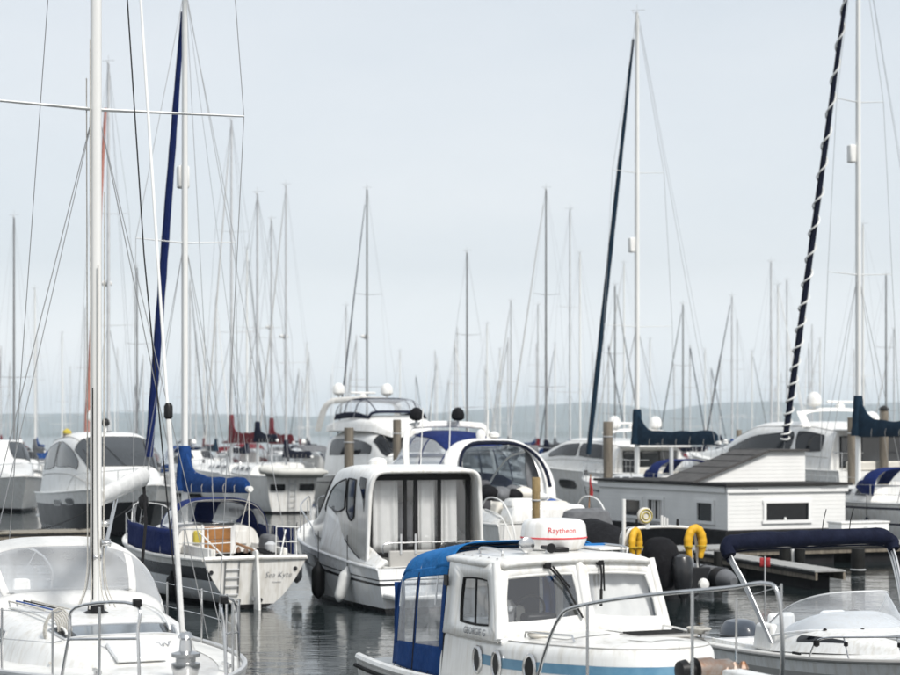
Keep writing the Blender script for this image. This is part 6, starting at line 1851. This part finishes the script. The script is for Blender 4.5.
    for sd in (1, -1):
        rail(T, arc([(-0.7, sd*1.35, 0.5), (-0.6, sd*1.38, 1.3), (0.0, sd*1.4, 1.95), (0.9, sd*1.42, 2.05), (1.4, sd*1.42, 1.7)], 5), 0.02, 'white_tube', 'stern_rail')
        rail(T, arc([(-0.4, sd*1.3, 0.5), (-0.3, sd*1.34, 1.1), (0.2, sd*1.38, 1.6), (1.1, sd*1.4, 1.75)], 5), 0.016, 'white_tube', 'stern_rail')
    MB().lathe([(0.12, 0), (0.14, 0.12), (0.10, 0.22), (0.02, 0.26)], 14, (3.9, 0.25, 3.60)).build('dome', 'gelcoat', T)
    MB().lathe([(0.05, 0), (0.16, 0.05), (0.16, 0.14), (0.03, 0.2)], 14, (3.9, -0.15, 3.60)).build('dome', 'gelcoat', T)
    MB().tube([(3.9, 0.05, 3.55), (3.88, 0.05, 4.4)], 0.03, 6).build('light_mast', 'white_tube', T)
    MB().tube([(3.7, 1.3, 3.2), (3.9, 1.15, 5.2)], [0.018, 0.008], 5).build('whip_aerial', 'white_tube', T)
    return T
sports_boat()
yacht('cruiser with dark blue canopy between the sports boat and the flybridge yacht', (0.95, 59.5, 0), AWAY, 9.5, 3.3, 1.5, 1.95, WHITE,
      [(3.2, 1.45, 1.5, 2.5), (4.6, 1.42, 1.55, 2.95), (5.6, 1.25, 1.6, 2.55), (7.4, 0.85, 1.75, 2.2), (8.8, 0.3, 1.9, 2.0)],
      sides=((3.6, 5.2, 0.4, 0.8, 0.7, 0.45),), screen=None,
      canvas={'st': [(0.4, 1.40, 1.75, 3.30), (1.6, 1.50, 1.8, 3.78), (3.2, 1.48, 1.85, 3.85), (4.6, 1.35, 2.2, 2.9)], 'm': 'canvas_royal', 'xw': 3.0, 'n': 2, 'qs': 0.30, 'e': 0.5},
      arch=(2.6, 1.6, 1.9, 4.02, 2.0, 0.6), domes=((2.5, 1.15, 4.17, 0.22, 'canvas_black', 0.2), (2.3, -0.25, 4.17, 0.22, 'canvas_black', 0.2)), aerials=((2.6, 0.6, 4.0, 1.6),))
# big yachts further out
yacht('long white yacht with dark wrap round windows behind the tall timber pile', (9.9, 86.0, 0), AWAY, 15.5, 4.6, 1.9, 2.5,
      [(0.10, 'stripe_black'), (1.0, 'gelcoat')],
      [(1.5, 1.9, 1.85, 3.25), (3.5, 2.05, 1.9, 3.5), (6.5, 2.0, 1.95, 3.55), (8.6, 1.75, 2.05, 3.2), (10.0, 1.5, 2.1, 2.9), (12.5, 0.9, 2.3, 2.65), (14.2, 0.3, 2.45, 2.52)],
      sides=((2.0, 5.0, 0.45, 0.84, 0.86, 0.45), (5.2, 8.8, 0.45, 0.86, 0.68, 0.5)), hullwin=((0.3, 0.42, 0.55, 0.78), (0.46, 0.56, 0.57, 0.78), (0.12, 0.25, 0.35, 0.85)),
      arch=(2.6, 1.9, 3.2, 3.9, 3.4, 0.9), domes=((2.7, 1.2, 4.0, 0.30, 'gelcoat', 0.2), (2.7, -1.0, 4.0, 0.30, 'gelcoat', 0.2)), radar=(3.2, 0, 3.9), aft=True, decklines=((1.8, 10.0, 0.36), (1.8, 9.0, 0.92)), aerials=((3.0, 1.6, 3.4, 2.4),))
yacht('tall white yacht with sweeping dark window and twin round hull ports beside the houseboat', (16.9, 73.2, 0), AWAY, 14.5, 4.5, 2.3, 2.9,
      [(0.08, 'stripe_black'), (1.0, 'gelcoat')],
      [(0.8, 1.95, 2.3, 4.0), (3.0, 2.05, 2.3, 4.25), (6.0, 2.0, 2.35, 4.25), (8.2, 1.75, 2.45, 3.8), (9.6, 1.45, 2.5, 3.3), (12.0, 0.85, 2.7, 3.0), (13.4, 0.3, 2.85, 2.92)],
      sides=((1.4, 3.2, 0.40, 0.78, 0.80, 0.38), (3.4, 8.8, 0.36, 0.80, 0.56, 0.44)), hullwin=((0.40, 0.425, 0.52, 0.62), (0.45, 0.475, 0.52, 0.62), (0.16, 0.185, 0.52, 0.62), (0.20, 0.225, 0.52, 0.62)),
      arch=(3.2, 1.8, 4.0, 4.7, 3.4, 0.7), domes=((3.2, 1.0, 4.85, 0.3, 'gelcoat', 0.2),), radar=(3.4, -0.4, 4.7), aft=True, decklines=((1.0, 9.0, 0.30), (1.0, 8.6, 0.90)), aerials=((3.0, 1.6, 4.2, 2.6),))

# ------------------------------------------------------------------ sailing boats of the middle distance
def sailboat(label, mast, rz, L, B, z0, z1, top, mx, spreads, jib=None, jr=0.11, cover=None, boom_l=4.5, boom_z=2.7, boom_y=0.0, cov=(1.0, 0.3), bands=None, mm='alloy_white',
             r=0.10, wr=0.009, hood=None, stripe=None, wm2='wire', stanch=True, reflector=None, radome=None, group=None, jbot=0.06, jtop=0.95, windows=4, trake=0.3, name='sailing_boat', topped=True):
    d = Vector((cos(rz), sin(rz), 0))
    loc = Vector((mast[0], mast[1], 0))-d*mx
    T = thing(name, label, 'sailboat', loc, rz, group)
    H = Hull(L, B, z0, z1, sag=0.06, tr=0.78, tm=0.45, q=2.2, w0=0.7, w1=0.82, p=0.55, rake=L*0.11, trake=trake)
    m, mats = H.mesh(bands or [(0.09, 'antifoul_blue'), (0.80, 'gelcoat'), (0.86, 'hull_navy'), (1.0, 'gelcoat')], 26)
    m.build('hull', mats, T, ang=50)
    H.deck(0, 1, camber=0.06, nt=24, ns=8).build('deck', 'nonskid', T)
    for sd in (1, -1):
        MB().tube(H.edge(0, 0.995, sd, 0, 0.015, 22), 0.03, 6).build('toe_rail', 'alloy', T)
    zc = z0+0.02
    C = House([(L*0.26, B*0.36, zc, zc+0.48), (L*0.42, B*0.37, zc, zc+0.50), (L*0.60, B*0.30, zc+0.04, zc+0.44), (L*0.74, B*0.18, zc+0.08, zc+0.28), (L*0.80, B*0.08, zc+0.12, zc+0.17)], e=0.38, th=0.15)
    C.mesh(26, 24).build('cabin', 'gelcoat', T)
    for sd in (1, -1):
        for k in range(windows):
            x = L*(0.29+0.085*k)
            pane(T, C.side(x, x+L*0.062, 0.36, 0.76, sd, k=0.2), 'dark_glass', 'alloy', 0.012)
    rig(T, mx, zc+0.45, top, r, mm=mm, spreads=spreads, fore=(L-0.25, 0, z1+0.06), jib=jib, jr=jr, jbot=jbot, jtop=jtop, chain=(mx-0.2, B*0.47, z0+0.05), back=[(0.1, 0, z0+0.1)],
        boom=((mx-0.15, 0, boom_z), (mx-boom_l, boom_y, boom_z+0.05)), cover=cover, cov=cov, wr=wr, stripe=stripe, wm_=wm2, topped=topped)
    if reflector:
        MB().box((mx+0.10, 0.20, reflector), (0.26, 0.24, 0.62)).build('radar_reflector', 'white_tube', T, bevel=0.05)
    if radome:
        MB().lathe([(0.10, 0), (0.26, 0.04), (0.27, 0.14), (0.18, 0.22), (0.02, 0.24)], 16, (mx+0.38, 0, radome)).tube([(mx, 0, radome-0.03), (mx+0.45, 0, radome-0.01)], 0.04, 6).build('radome', 'gelcoat', T)
    if hood:
        K = House([(L*0.235, B*0.38, zc+0.2, zc+1.08), (L*0.28, B*0.39, zc+0.25, zc+1.12), (L*0.33, B*0.36, zc+0.4, zc+0.9), (L*0.37, B*0.3, zc+0.46, zc+0.55)], e=0.55, th=0.06)
        S = lambda a, b, c, dd: MB().grid(lambda u, v: K(L*(a+(b-a)*u), c+(dd-c)*v), 8, 14)
        S(0.235, 0.30, 0.0, 1.0).build('spray_hood', hood, T, solid=0.015)
        for a, b in ((0.10, 0.48), (0.52, 0.90)):
            S(0.30, 0.362, a, b).build('clear_window', 'vinyl', T)
        for a, b in ((0.0, 0.10), (0.48, 0.52), (0.90, 1.0)):
            S(0.30, 0.37, a, b).build('hood_seam', hood, T, solid=0.015)
    if stanch:
        for sd in (1, -1):
            stanchions(T, H, 0.06, 0.93, 7, sd, 0.62, r=0.014, wr=0.006)
            rail(T, arc([H(0.90, 1, sd)+Vector((0, -sd*0.06, 0)), H(0.915, 1, sd)+Vector((0, -sd*0.06, 0.6)), H(0.97, 1, sd)+Vector((0.06, 0, 0.66)), Vector((L+0.08, 0, z1+0.68))], 4), 0.016, 'steel', 'pulpit', 6)
            rail(T, arc([H(0.08, 1, sd)+Vector((0, -sd*0.06, 0)), H(0.05, 1, sd)+Vector((0, -sd*0.06, 0.62)), Vector((0.05, sd*B*0.34, z0+0.66)), Vector((0.02, sd*0.3, z0+0.66))], 4), 0.016, 'steel', 'pushpit', 6)
    return T, H
# striped sail, right
NS, NH = sailboat('white sailing boat with navy sail cover and white striped navy furled foresail', (13.93, 64.0), AWAY, 10.3, 3.7, 1.50, 1.72, 21.4, 5.2, ((9.16, 1.32), (15.05, 0.96)), jib='canvas_navy', jr=0.120, cover='canvas_teal', boom_l=4.7, boom_z=3.72, cov=(1.35, 0.42),
         r=0.115, stripe='alloy_white', hood='canvas_royal', reflector=13.3, jtop=0.97, jbot=0.09, windows=6, bands=[(0.09, 'antifoul_blue'), (0.55, 'gelcoat'), (0.59, 'hull_navy'), (0.88, 'gelcoat'), (0.93, 'hull_navy'), (1.0, 'gelcoat')])
for t, lb in ((0.40, 'navy fender on the hull of the striped sail boat amidships'), (0.22, 'navy fender on the hull of the striped sail boat towards the stern')):
    fender(lb, on_side(NS, NH, t, 0.45, 1, 0.16), 0.15, 0.6, 'canvas_navy')
sailboat('white sailing boat with dark teal sail cover and dark teal furled foresail', (7.78, 78.0), AWAY, 11.6, 3.7, 1.6, 1.85, 21.2, 6.8, ((8.2, 1.62), (14.6, 1.22)), jib='canvas_teal', jr=0.125, cover='canvas_teal', boom_l=5.7, boom_z=3.35, boom_y=-0.5, cov=(1.45, 0.48),
         r=0.135, hood='canvas_royal', reflector=11.6, jtop=0.95, jbot=0.05)
# stern with two windows, tender over it
EB, EH = sailboat('white sailing boat with two dark stern windows and a ladder', (-9.55, 93.0), AWAY, 10.5, 3.2, 1.75, 1.8, 15.6, 5.2, ((9.0, 1.3),), cover='canvas_navy', boom_l=3.2, boom_z=3.4, r=0.09, trake=-0.15, mm='alloy_dull',
         bands=[(0.06, 'antifoul_black'), (1.0, 'gelcoat')])
for y in (0.72, -0.72):
    MB().box((-0.16, y, 1.25), (0.05, 0.72, 0.30)).build('stern_window', 'dark_glass', EB, bevel=0.01)
lad = MB().tube([(-0.2, 0.16, 0.1), (-0.2, 0.16, 1.6)], 0.025, 5).tube([(-0.2, -0.16, 0.1), (-0.2, -0.16, 1.6)], 0.025, 5)
for k in range(6):
    lad.tube([(-0.2, 0.16, 0.2+0.24*k), (-0.2, -0.16, 0.2+0.24*k)], 0.022, 5)
lad.build('ladder', 'alloy_dull', EB)
for y in (0.9, -0.9):
    rail(EB, arc([(0.3, y, 1.7), (-0.1, y, 2.0), (-0.8, y, 2.15)], 4), 0.035, 'white_tube', 'davit')
def tender():
    p = EB.matrix_basis @ Vector((-0.40, 0, 1.84))
    T = thing('tender', 'pale grey inflatable tender hung across the stern with ladder', 'dinghy', p, AWAY+pi/2)
    for sd in (1, -1):
        MB().tube(arc([(-1.55, sd*0.36, 0.10), (0.4, sd*0.36, 0.12), (1.2, sd*0.26, 0.18), (1.62, 0.0, 0.24)], 6), [0.06]+[0.19]*17+[0.15], 12).build('tube', 'tender_grey', T)
    MB().loft([[Vector((x, y*w, z+dz)) for y, dz in ((-1, 0.18), (0, -0.16), (1, 0.18))] for x, w, z in ((-1.4, 0.35, 0.0), (0.6, 0.35, 0.02), (1.4, 0.12, 0.1))], closed=False).build('bottom', 'cover_yellow' if 0 else 'grey_panel', T)
    MB().box((-1.35, 0, 0.1), (0.06, 0.6, 0.34)).build('transom', 'grey_panel', T)
tender()
sailboat('sailing boat with dark red sail cover and tall spreaders mast', (W(231.5, 0, 108)).to_tuple()[:2], AWAY, 13.0, 3.9, 1.6, 1.9, 21.8, 7.0, ((9.6, 1.4), (15.4, 1.0)), cover='canvas_red', boom_l=5.0, boom_z=3.3, cov=(1.6, 0.5), r=0.10, jib='canvas_white', jr=0.06, mm='alloy_dull', stanch=False)
sailboat('sailing boat with dark red sail cover beside the boat with stern windows', (W(271.5, 0, 118)).to_tuple()[:2], AWAY, 11.5, 3.4, 1.5, 1.8, 17.2, 6.0, ((9.8, 1.3),), cover='canvas_red', boom_l=4.4, boom_z=3.2, cov=(1.6, 0.5), r=0.10, mm='alloy_dull', stanch=False, radome=10.4)
sailboat('sailing boat with pale red furled foresail and mast radar', (W(108.5, 0, 84)).to_tuple()[:2], AWAY, 10.8, 3.3, 1.35, 1.6, 20.3, 5.6, ((8.6, 1.2), (13.6, 0.9)), jib='sail_pink', jr=0.15, jtop=0.90, cover='canvas_navy', boom_l=4.4, boom_z=2.9, r=0.10, mm='alloy_dull', stanch=False, radome=10.4)

# ------------------------------------------------------------------ distant sailing boats: each its own mast, stays, cover
R = random.Random(21)
FAR = [  # masthead pixel x, y, masthead height, cover, heading, mast material, remark
    (14, 218, 15.5, 'canvas_navy', AWAY, 'alloy_dark', 'dark slender mast', 0), (85, 310, 13.5, 'canvas_blue', NEAR, 'alloy_dull', 'short grey mast', 0),
    (137, 268, 14.5, 'canvas_teal', AWAY, 'alloy_dark', 'dark mast and teal cover', 0), (190, 282, 14.0, 'canvas_grey', NEAR, 'alloy_dull', 'grey cover', 0),
    (286, 187, 17.5, 'canvas_navy', AWAY, 'alloy_dull', 'tall grey mast carrying a radar dome', 1), (346, 307, 13.0, 'canvas_blue', NEAR, 'alloy_dull', 'short mast and blue cover', 0),
    (367, 190, 18.0, 'canvas_grey', AWAY, 'alloy_dark', 'tall dark mast carrying a radar dome', 1), (467, 253, 15.0, 'canvas_black', AWAY, 'alloy_dark', 'dark mast and black cover', 0),
    (487, 325, 13.0, 'canvas_navy', NEAR, 'alloy_white', 'short pale mast', 0), (511, 302, 13.8, 'canvas_grey', AWAY, 'alloy_dull', 'mid grey mast', 0),
    (546, 190, 18.0, 'canvas_navy', AWAY, 'alloy_dark', 'tall dark mast behind the sports boat', 0), (570, 211, 17.2, 'canvas_blue', NEAR, 'alloy_dull', 'tall slim mast and blue cover', 0),
    (580, 254, 15.6, 'canvas_teal', AWAY, 'alloy_white', 'pale mast beside the dark furled sail', 0), (538, 306, 13.4, 'canvas_red', NEAR, 'alloy_dull', 'short mast and red cover', 0),
    (615, 286, 14.5, 'canvas_navy', NEAR, 'alloy_dark', 'dark raked rigging', 0), (624, 264, 15.2, 'canvas_grey', AWAY, 'alloy_white', 'white mast and grey cover', 0),
    (683, 305, 13.6, 'canvas_navy', AWAY, 'alloy_dark', 'dark mast above the teal boom cover', 0), (732, 297, 13.8, 'canvas_blue', AWAY, 'alloy_dull', 'grey mast standing alone above the houseboat roof', 0),
    (771, 263, 15.2, 'canvas_navy', AWAY, 'alloy_dull', 'grey mast and navy cover above the gable', 0), (778, 286, 14.2, 'canvas_grey', NEAR, 'alloy_white', 'pale mast above the gable', 0),
    (787, 281, 14.6, 'canvas_teal', AWAY, 'alloy_dull', 'slim mast beside the striped sail', 0), (863, 226, 16.8, 'canvas_navy', AWAY, 'alloy_white', 'pale mast beside the striped sail boat', 0),
    (886, 276, 15.0, 'canvas_grey', NEAR, 'alloy_dark', 'dark mast beside the capped pile', 0), (894, 330, 12.8, 'canvas_blue', AWAY, 'alloy_dull', 'short mast behind the navy boom cover', 0),
    (35, 290, 14.0, 'canvas_grey', AWAY, 'alloy_white', 'pale mast beyond the smooth foredeck cruiser', 0), (62, 334, 13.0, 'canvas_navy', NEAR, 'alloy_white', 'small pale mast beyond the yellow topped pile', 0),
    (204, 330, 13.2, 'canvas_red', AWAY, 'alloy_white', 'short white mast and red cover', 0), (247, 250, 15.4, 'canvas_navy', NEAR, 'alloy_white', 'slender white mast between red covers', 0),
    (216, 300, 14.2, 'canvas_teal', NEAR, 'alloy_dull', 'teal cover', 0), (307, 345, 12.4, 'canvas_grey', AWAY, 'alloy_white', 'low white mast', 0),
    (400, 352, 12.2, 'canvas_navy', NEAR, 'alloy_white', 'low mast behind the flybridge yacht', 0), (437, 360, 12.0, 'canvas_blue', AWAY, 'alloy_white', 'low mast in the distance', 0),
    (500, 350, 12.4, 'canvas_blue', NEAR, 'alloy_white', 'low pale mast and blue cover', 0), (555, 345, 12.6, 'canvas_grey', AWAY, 'alloy_white', 'low pale mast and grey cover', 0),
    (650, 340, 12.8, 'canvas_blue', NEAR, 'alloy_white', 'low mast and blue cover behind the houseboat', 0), (705, 350, 12.6, 'canvas_grey', AWAY, 'alloy_white', 'low slim mast behind the houseboat', 0),
    (752, 352, 12.4, 'canvas_navy', NEAR, 'alloy_white', 'low mast and navy cover behind the houseboat', 0), (820, 340, 12.6, 'canvas_grey', AWAY, 'alloy_white', 'low mast beyond the tall yacht', 0),
]
ORD = sorted(FAR, key=lambda f: f[1])
placed = [(-9.5, 93), (-12.6, 108), (-11.2, 118), (-15.3, 84)]
def clear_of(x, y, rad=5.2):
    return all((x-a)**2+((y-b)*0.42)**2 > rad*rad*0.42 for a, b in placed)
for px, py, zt, cov_, hd, mm_, remark, rad in FAR:
    zt_ = zt
    for tries in range(14):
        Y = (zt_-EYE)*FPX/(435-py)
        X = (px-450)/FPX*Y
        if clear_of(X, Y) and Y > 96: break
        zt_ += 0.45
    placed.append((X, Y))
    L = zt_*0.70
    lean = hd
    sp = ((zt_*0.44, 1.15),) if R.random() < 0.4 else ((zt_*0.36, 1.2), (zt_*0.66, 0.85))
    hull_c = 'hull_navy' if R.random() < 0.22 else 'far_white'
    w_ = remark if any(k in remark for k in ('mast', 'rigging')) else 'mast and '+remark
    sailboat('distant sailing boat with '+w_, (X, Y), lean, L, L*0.31, 1.15, 1.45, zt_, L*0.53, sp, cover=cov_, boom_l=L*0.36, boom_z=2.5, cov=(0.95, 0.3), r=0.088, mm=mm_, wr=0.0045, topped=False,
             jib=R.choice(['canvas_white', 'canvas_white', 'canvas_navy', 'canvas_grey']) if R.random() < 0.5 else None, jr=0.05, stanch=False, windows=3, radome=zt_*0.52 if rad else None,
             bands=[(0.1, 'antifoul_blue'), (0.84, hull_c), (0.9, 'far_white'), (1.0, hull_c)])

# ------------------------------------------------------------------ small cruisers among them
src = None
for px, Y, hd, lb, cm in ((196, 108, NEAR, 'with blue canopy beside the red sail covers', 'canvas_blue'), (300, 128, AWAY, 'with grey canopy behind the tender', 'canvas_grey'), (20, 112, NEAR, 'with navy canopy beyond the smooth foredeck cruiser', 'canvas_navy'),
                          (452, 124, AWAY, 'with navy canopy behind the flybridge yacht', 'canvas_navy'), (668, 128, NEAR, 'with grey canopy behind the teal sail cover', 'canvas_grey'), (716, 118, AWAY, 'with teal canopy behind the houseboat', 'canvas_teal'),
                          (765, 142, NEAR, 'with blue canopy beyond the gable', 'canvas_blue'), (540, 136, AWAY, 'with black canopy beyond the sports boat', 'canvas_black'), (240, 150, AWAY, 'with red canopy far beyond the red sail covers', 'canvas_red'),
                          (880, 120, NEAR, 'with navy canopy beyond the capped pile', 'canvas_navy'), (130, 130, AWAY, 'with grey canopy beyond the dark hulled cruiser', 'canvas_grey')):
    X = (px-450)/FPX*Y
    for tries in range(10):
        if clear_of(X, Y, 5.0): break
        Y += 4; X = (px-450)/FPX*Y
    placed.append((X, Y))
    d = Vector((cos(hd), sin(hd), 0))
    yacht('distant small white cruiser '+lb, Vector((X, Y, 0))-d*4.2, hd, 8.6, 3.0, 1.2, 1.7, [(0.1, 'stripe_black'), (0.8, 'far_white'), (0.85, 'hull_navy'), (1.0, 'far_white')],
          [(2.6, 1.3, 1.2, 2.3), (3.8, 1.3, 1.25, 2.75), (4.8, 1.15, 1.3, 2.3), (6.4, 0.75, 1.45, 1.9), (7.8, 0.25, 1.6, 1.7)], sides=((3.0, 4.6, 0.45, 0.82, 0.74, 0.5),), screen=(4.0, 4.9, 2),
          canvas={'st': [(0.4, 1.25, 1.3, 2.6), (1.6, 1.3, 1.35, 3.0), (3.0, 1.25, 1.5, 2.95), (3.4, 1.2, 1.8, 2.6)], 'm': cm, 'xw': 2.8, 'n': 2, 'front': False}, rails=(0.55, 0.96), domes=((2.6, 0.3, 3.1, 0.17, 'gelcoat', 0.25),), nq=22)
# ------------------------------------------------------------------ outer rows: small pale boats, one kind apart only by place
def far_proto(zt, L, hull_m, cov_m, jib_m, look):
    T = thing('sailing_boat', 'far off sailing boat with '+look+' in outer berths', 'sailboat', (0, 0, -50), AWAY, 'outer berth boats with '+look)
    H = Hull(L, L*0.31, 1.1, 1.4, sag=0.05, tr=0.78, tm=0.45, q=2.2, w0=0.7, w1=0.82, p=0.55, rake=L*0.1, trake=0.25)
    m, mats = H.mesh([(0.12, 'antifoul_blue'), (0.85, hull_m), (1.0, 'far_white')], 16)
    m.build('hull', mats, T, ang=50)
    H.deck(0, 1, camber=0.06, nt=12, ns=4).build('deck', 'nonskid', T)
    C = House([(L*0.25, L*0.11, 1.12, 1.62), (L*0.5, L*0.11, 1.12, 1.62), (L*0.72, L*0.06, 1.2, 1.45), (L*0.8, L*0.02, 1.25, 1.3)], e=0.4, th=0.15)
    C.mesh(12, 14).build('cabin', 'far_white', T)
    for sd in (1, -1):
        pane(T, C.side(L*0.3, L*0.56, 0.36, 0.76, sd, k=0.2, n=4), 'dark_glass')
    mx = L*0.54
    M = MB().tube([(mx, 0, 1.5), (mx, 0, zt)], [0.08, 0.06], 6).build('mast', 'alloy_dull', T)
    for z, hw in ((zt*0.38, 1.1), (zt*0.68, 0.8)):
        MB().tube([(mx-0.1, -hw, z), (mx, 0, z-0.05), (mx-0.1, hw, z)], 0.022, 4).build('spreader', 'alloy_dull', M)
    MB().tube([(L-0.2, 0, 1.5), (mx, 0, zt-0.2)], 0.045 if jib_m else 0.006, 5).build('furled_jib' if jib_m else 'forestay', jib_m or 'wire', T)
    for sd in (1, -1):
        MB().tube([(mx-0.2, sd*L*0.14, 1.15), (mx-0.1, sd*1.1, zt*0.38), (mx-0.1, sd*0.8, zt*0.68), (mx, 0, zt-0.1)], 0.005, 4).build('shroud', 'wire', T)
    MB().loft([[Vector((mx-0.1-L*0.34*w, (0.13-0.03*w)*cos(q), 2.45+(0.25+0.75*exp(-w*7))*(0.5+0.5*sin(q)))) for q in (2*pi*k/8 for k in range(8))] for w in (0, 0.08, 0.2, 0.5, 0.98)]).build('sail_cover', cov_m, T)
    K = House([(L*0.22, L*0.11, 1.3, 2.1), (L*0.28, L*0.11, 1.35, 2.12), (L*0.36, L*0.09, 1.5, 1.6)], e=0.55, th=0.06)
    K.mesh(8, 10).build('spray_hood', cov_m, T)
    return T
protos = [far_proto(12.4, 8.8, 'far_white', 'canvas_navy', 'canvas_white', 'navy sail cover and white furled jib'), far_proto(13.6, 9.6, 'hull_navy', 'canvas_blue', None, 'navy hull and blue sail cover'), far_proto(11.6, 8.2, 'far_white', 'canvas_red', 'canvas_navy', 'red sail cover and navy furled jib'), far_proto(14.6, 10.4, 'far_white', 'canvas_grey', None, 'grey sail cover and bare forestay')]
R = random.Random(77)
cnt = 0
for row, (Y0, step) in enumerate(((178, 44), (226, 44), (290, 52))):
    px = 8+row*9
    while px < 895:
        Y = Y0+R.uniform(-9, 9)
        X = (px-450)/FPX*Y
        if clear_of(X, Y, 5.2):
            placed.append((X, Y))
            P_ = protos[R.randrange(4)]
            if P_.location.z < -10:
                o = P_
            else:
                o = copy_tree(P_)
            o.location = (X, Y, 0)
            o.rotation_euler.z = (AWAY if R.random() < 0.5 else NEAR)+R.uniform(-0.06, 0.06)
            k = R.uniform(0.92, 1.10)
            o.scale = (k, k, k)
            cnt += 1
        px += step*R.uniform(0.75, 1.3)
for P_ in protos:
    if P_.location.z < -10:
        for ch in list(P_.children_recursive): bpy.data.objects.remove(ch)
        bpy.data.objects.remove(P_)
print('outer', cnt)
print('far boats', [(round(a), round(b)) for a, b in placed][:60])
# ------------------------------------------------------------------ haze over the harbour
hm = bpy.data.materials.new('haze_air')
hm.use_nodes = True
hn, hl = hm.node_tree.nodes, hm.node_tree.links
hn.clear()
ho = hn.new('ShaderNodeOutputMaterial')
pv = hn.new('ShaderNodeVolumePrincipled')
pv.inputs['Color'].default_value = (0.84, 0.93, 1.0, 1)
pv.inputs['Density'].default_value = 0.00014
pv.inputs['Anisotropy'].default_value = 0.1
hl.new(pv.outputs['Volume'], ho.inputs['Volume'])
MAT['haze'] = hm
tag(MB().box((0, 5530, 109), (12700, 11400, 220)).build('haze', 'haze', ang=180), 'pale haze over the harbour and the far hills', 'haze', kind='stuff')
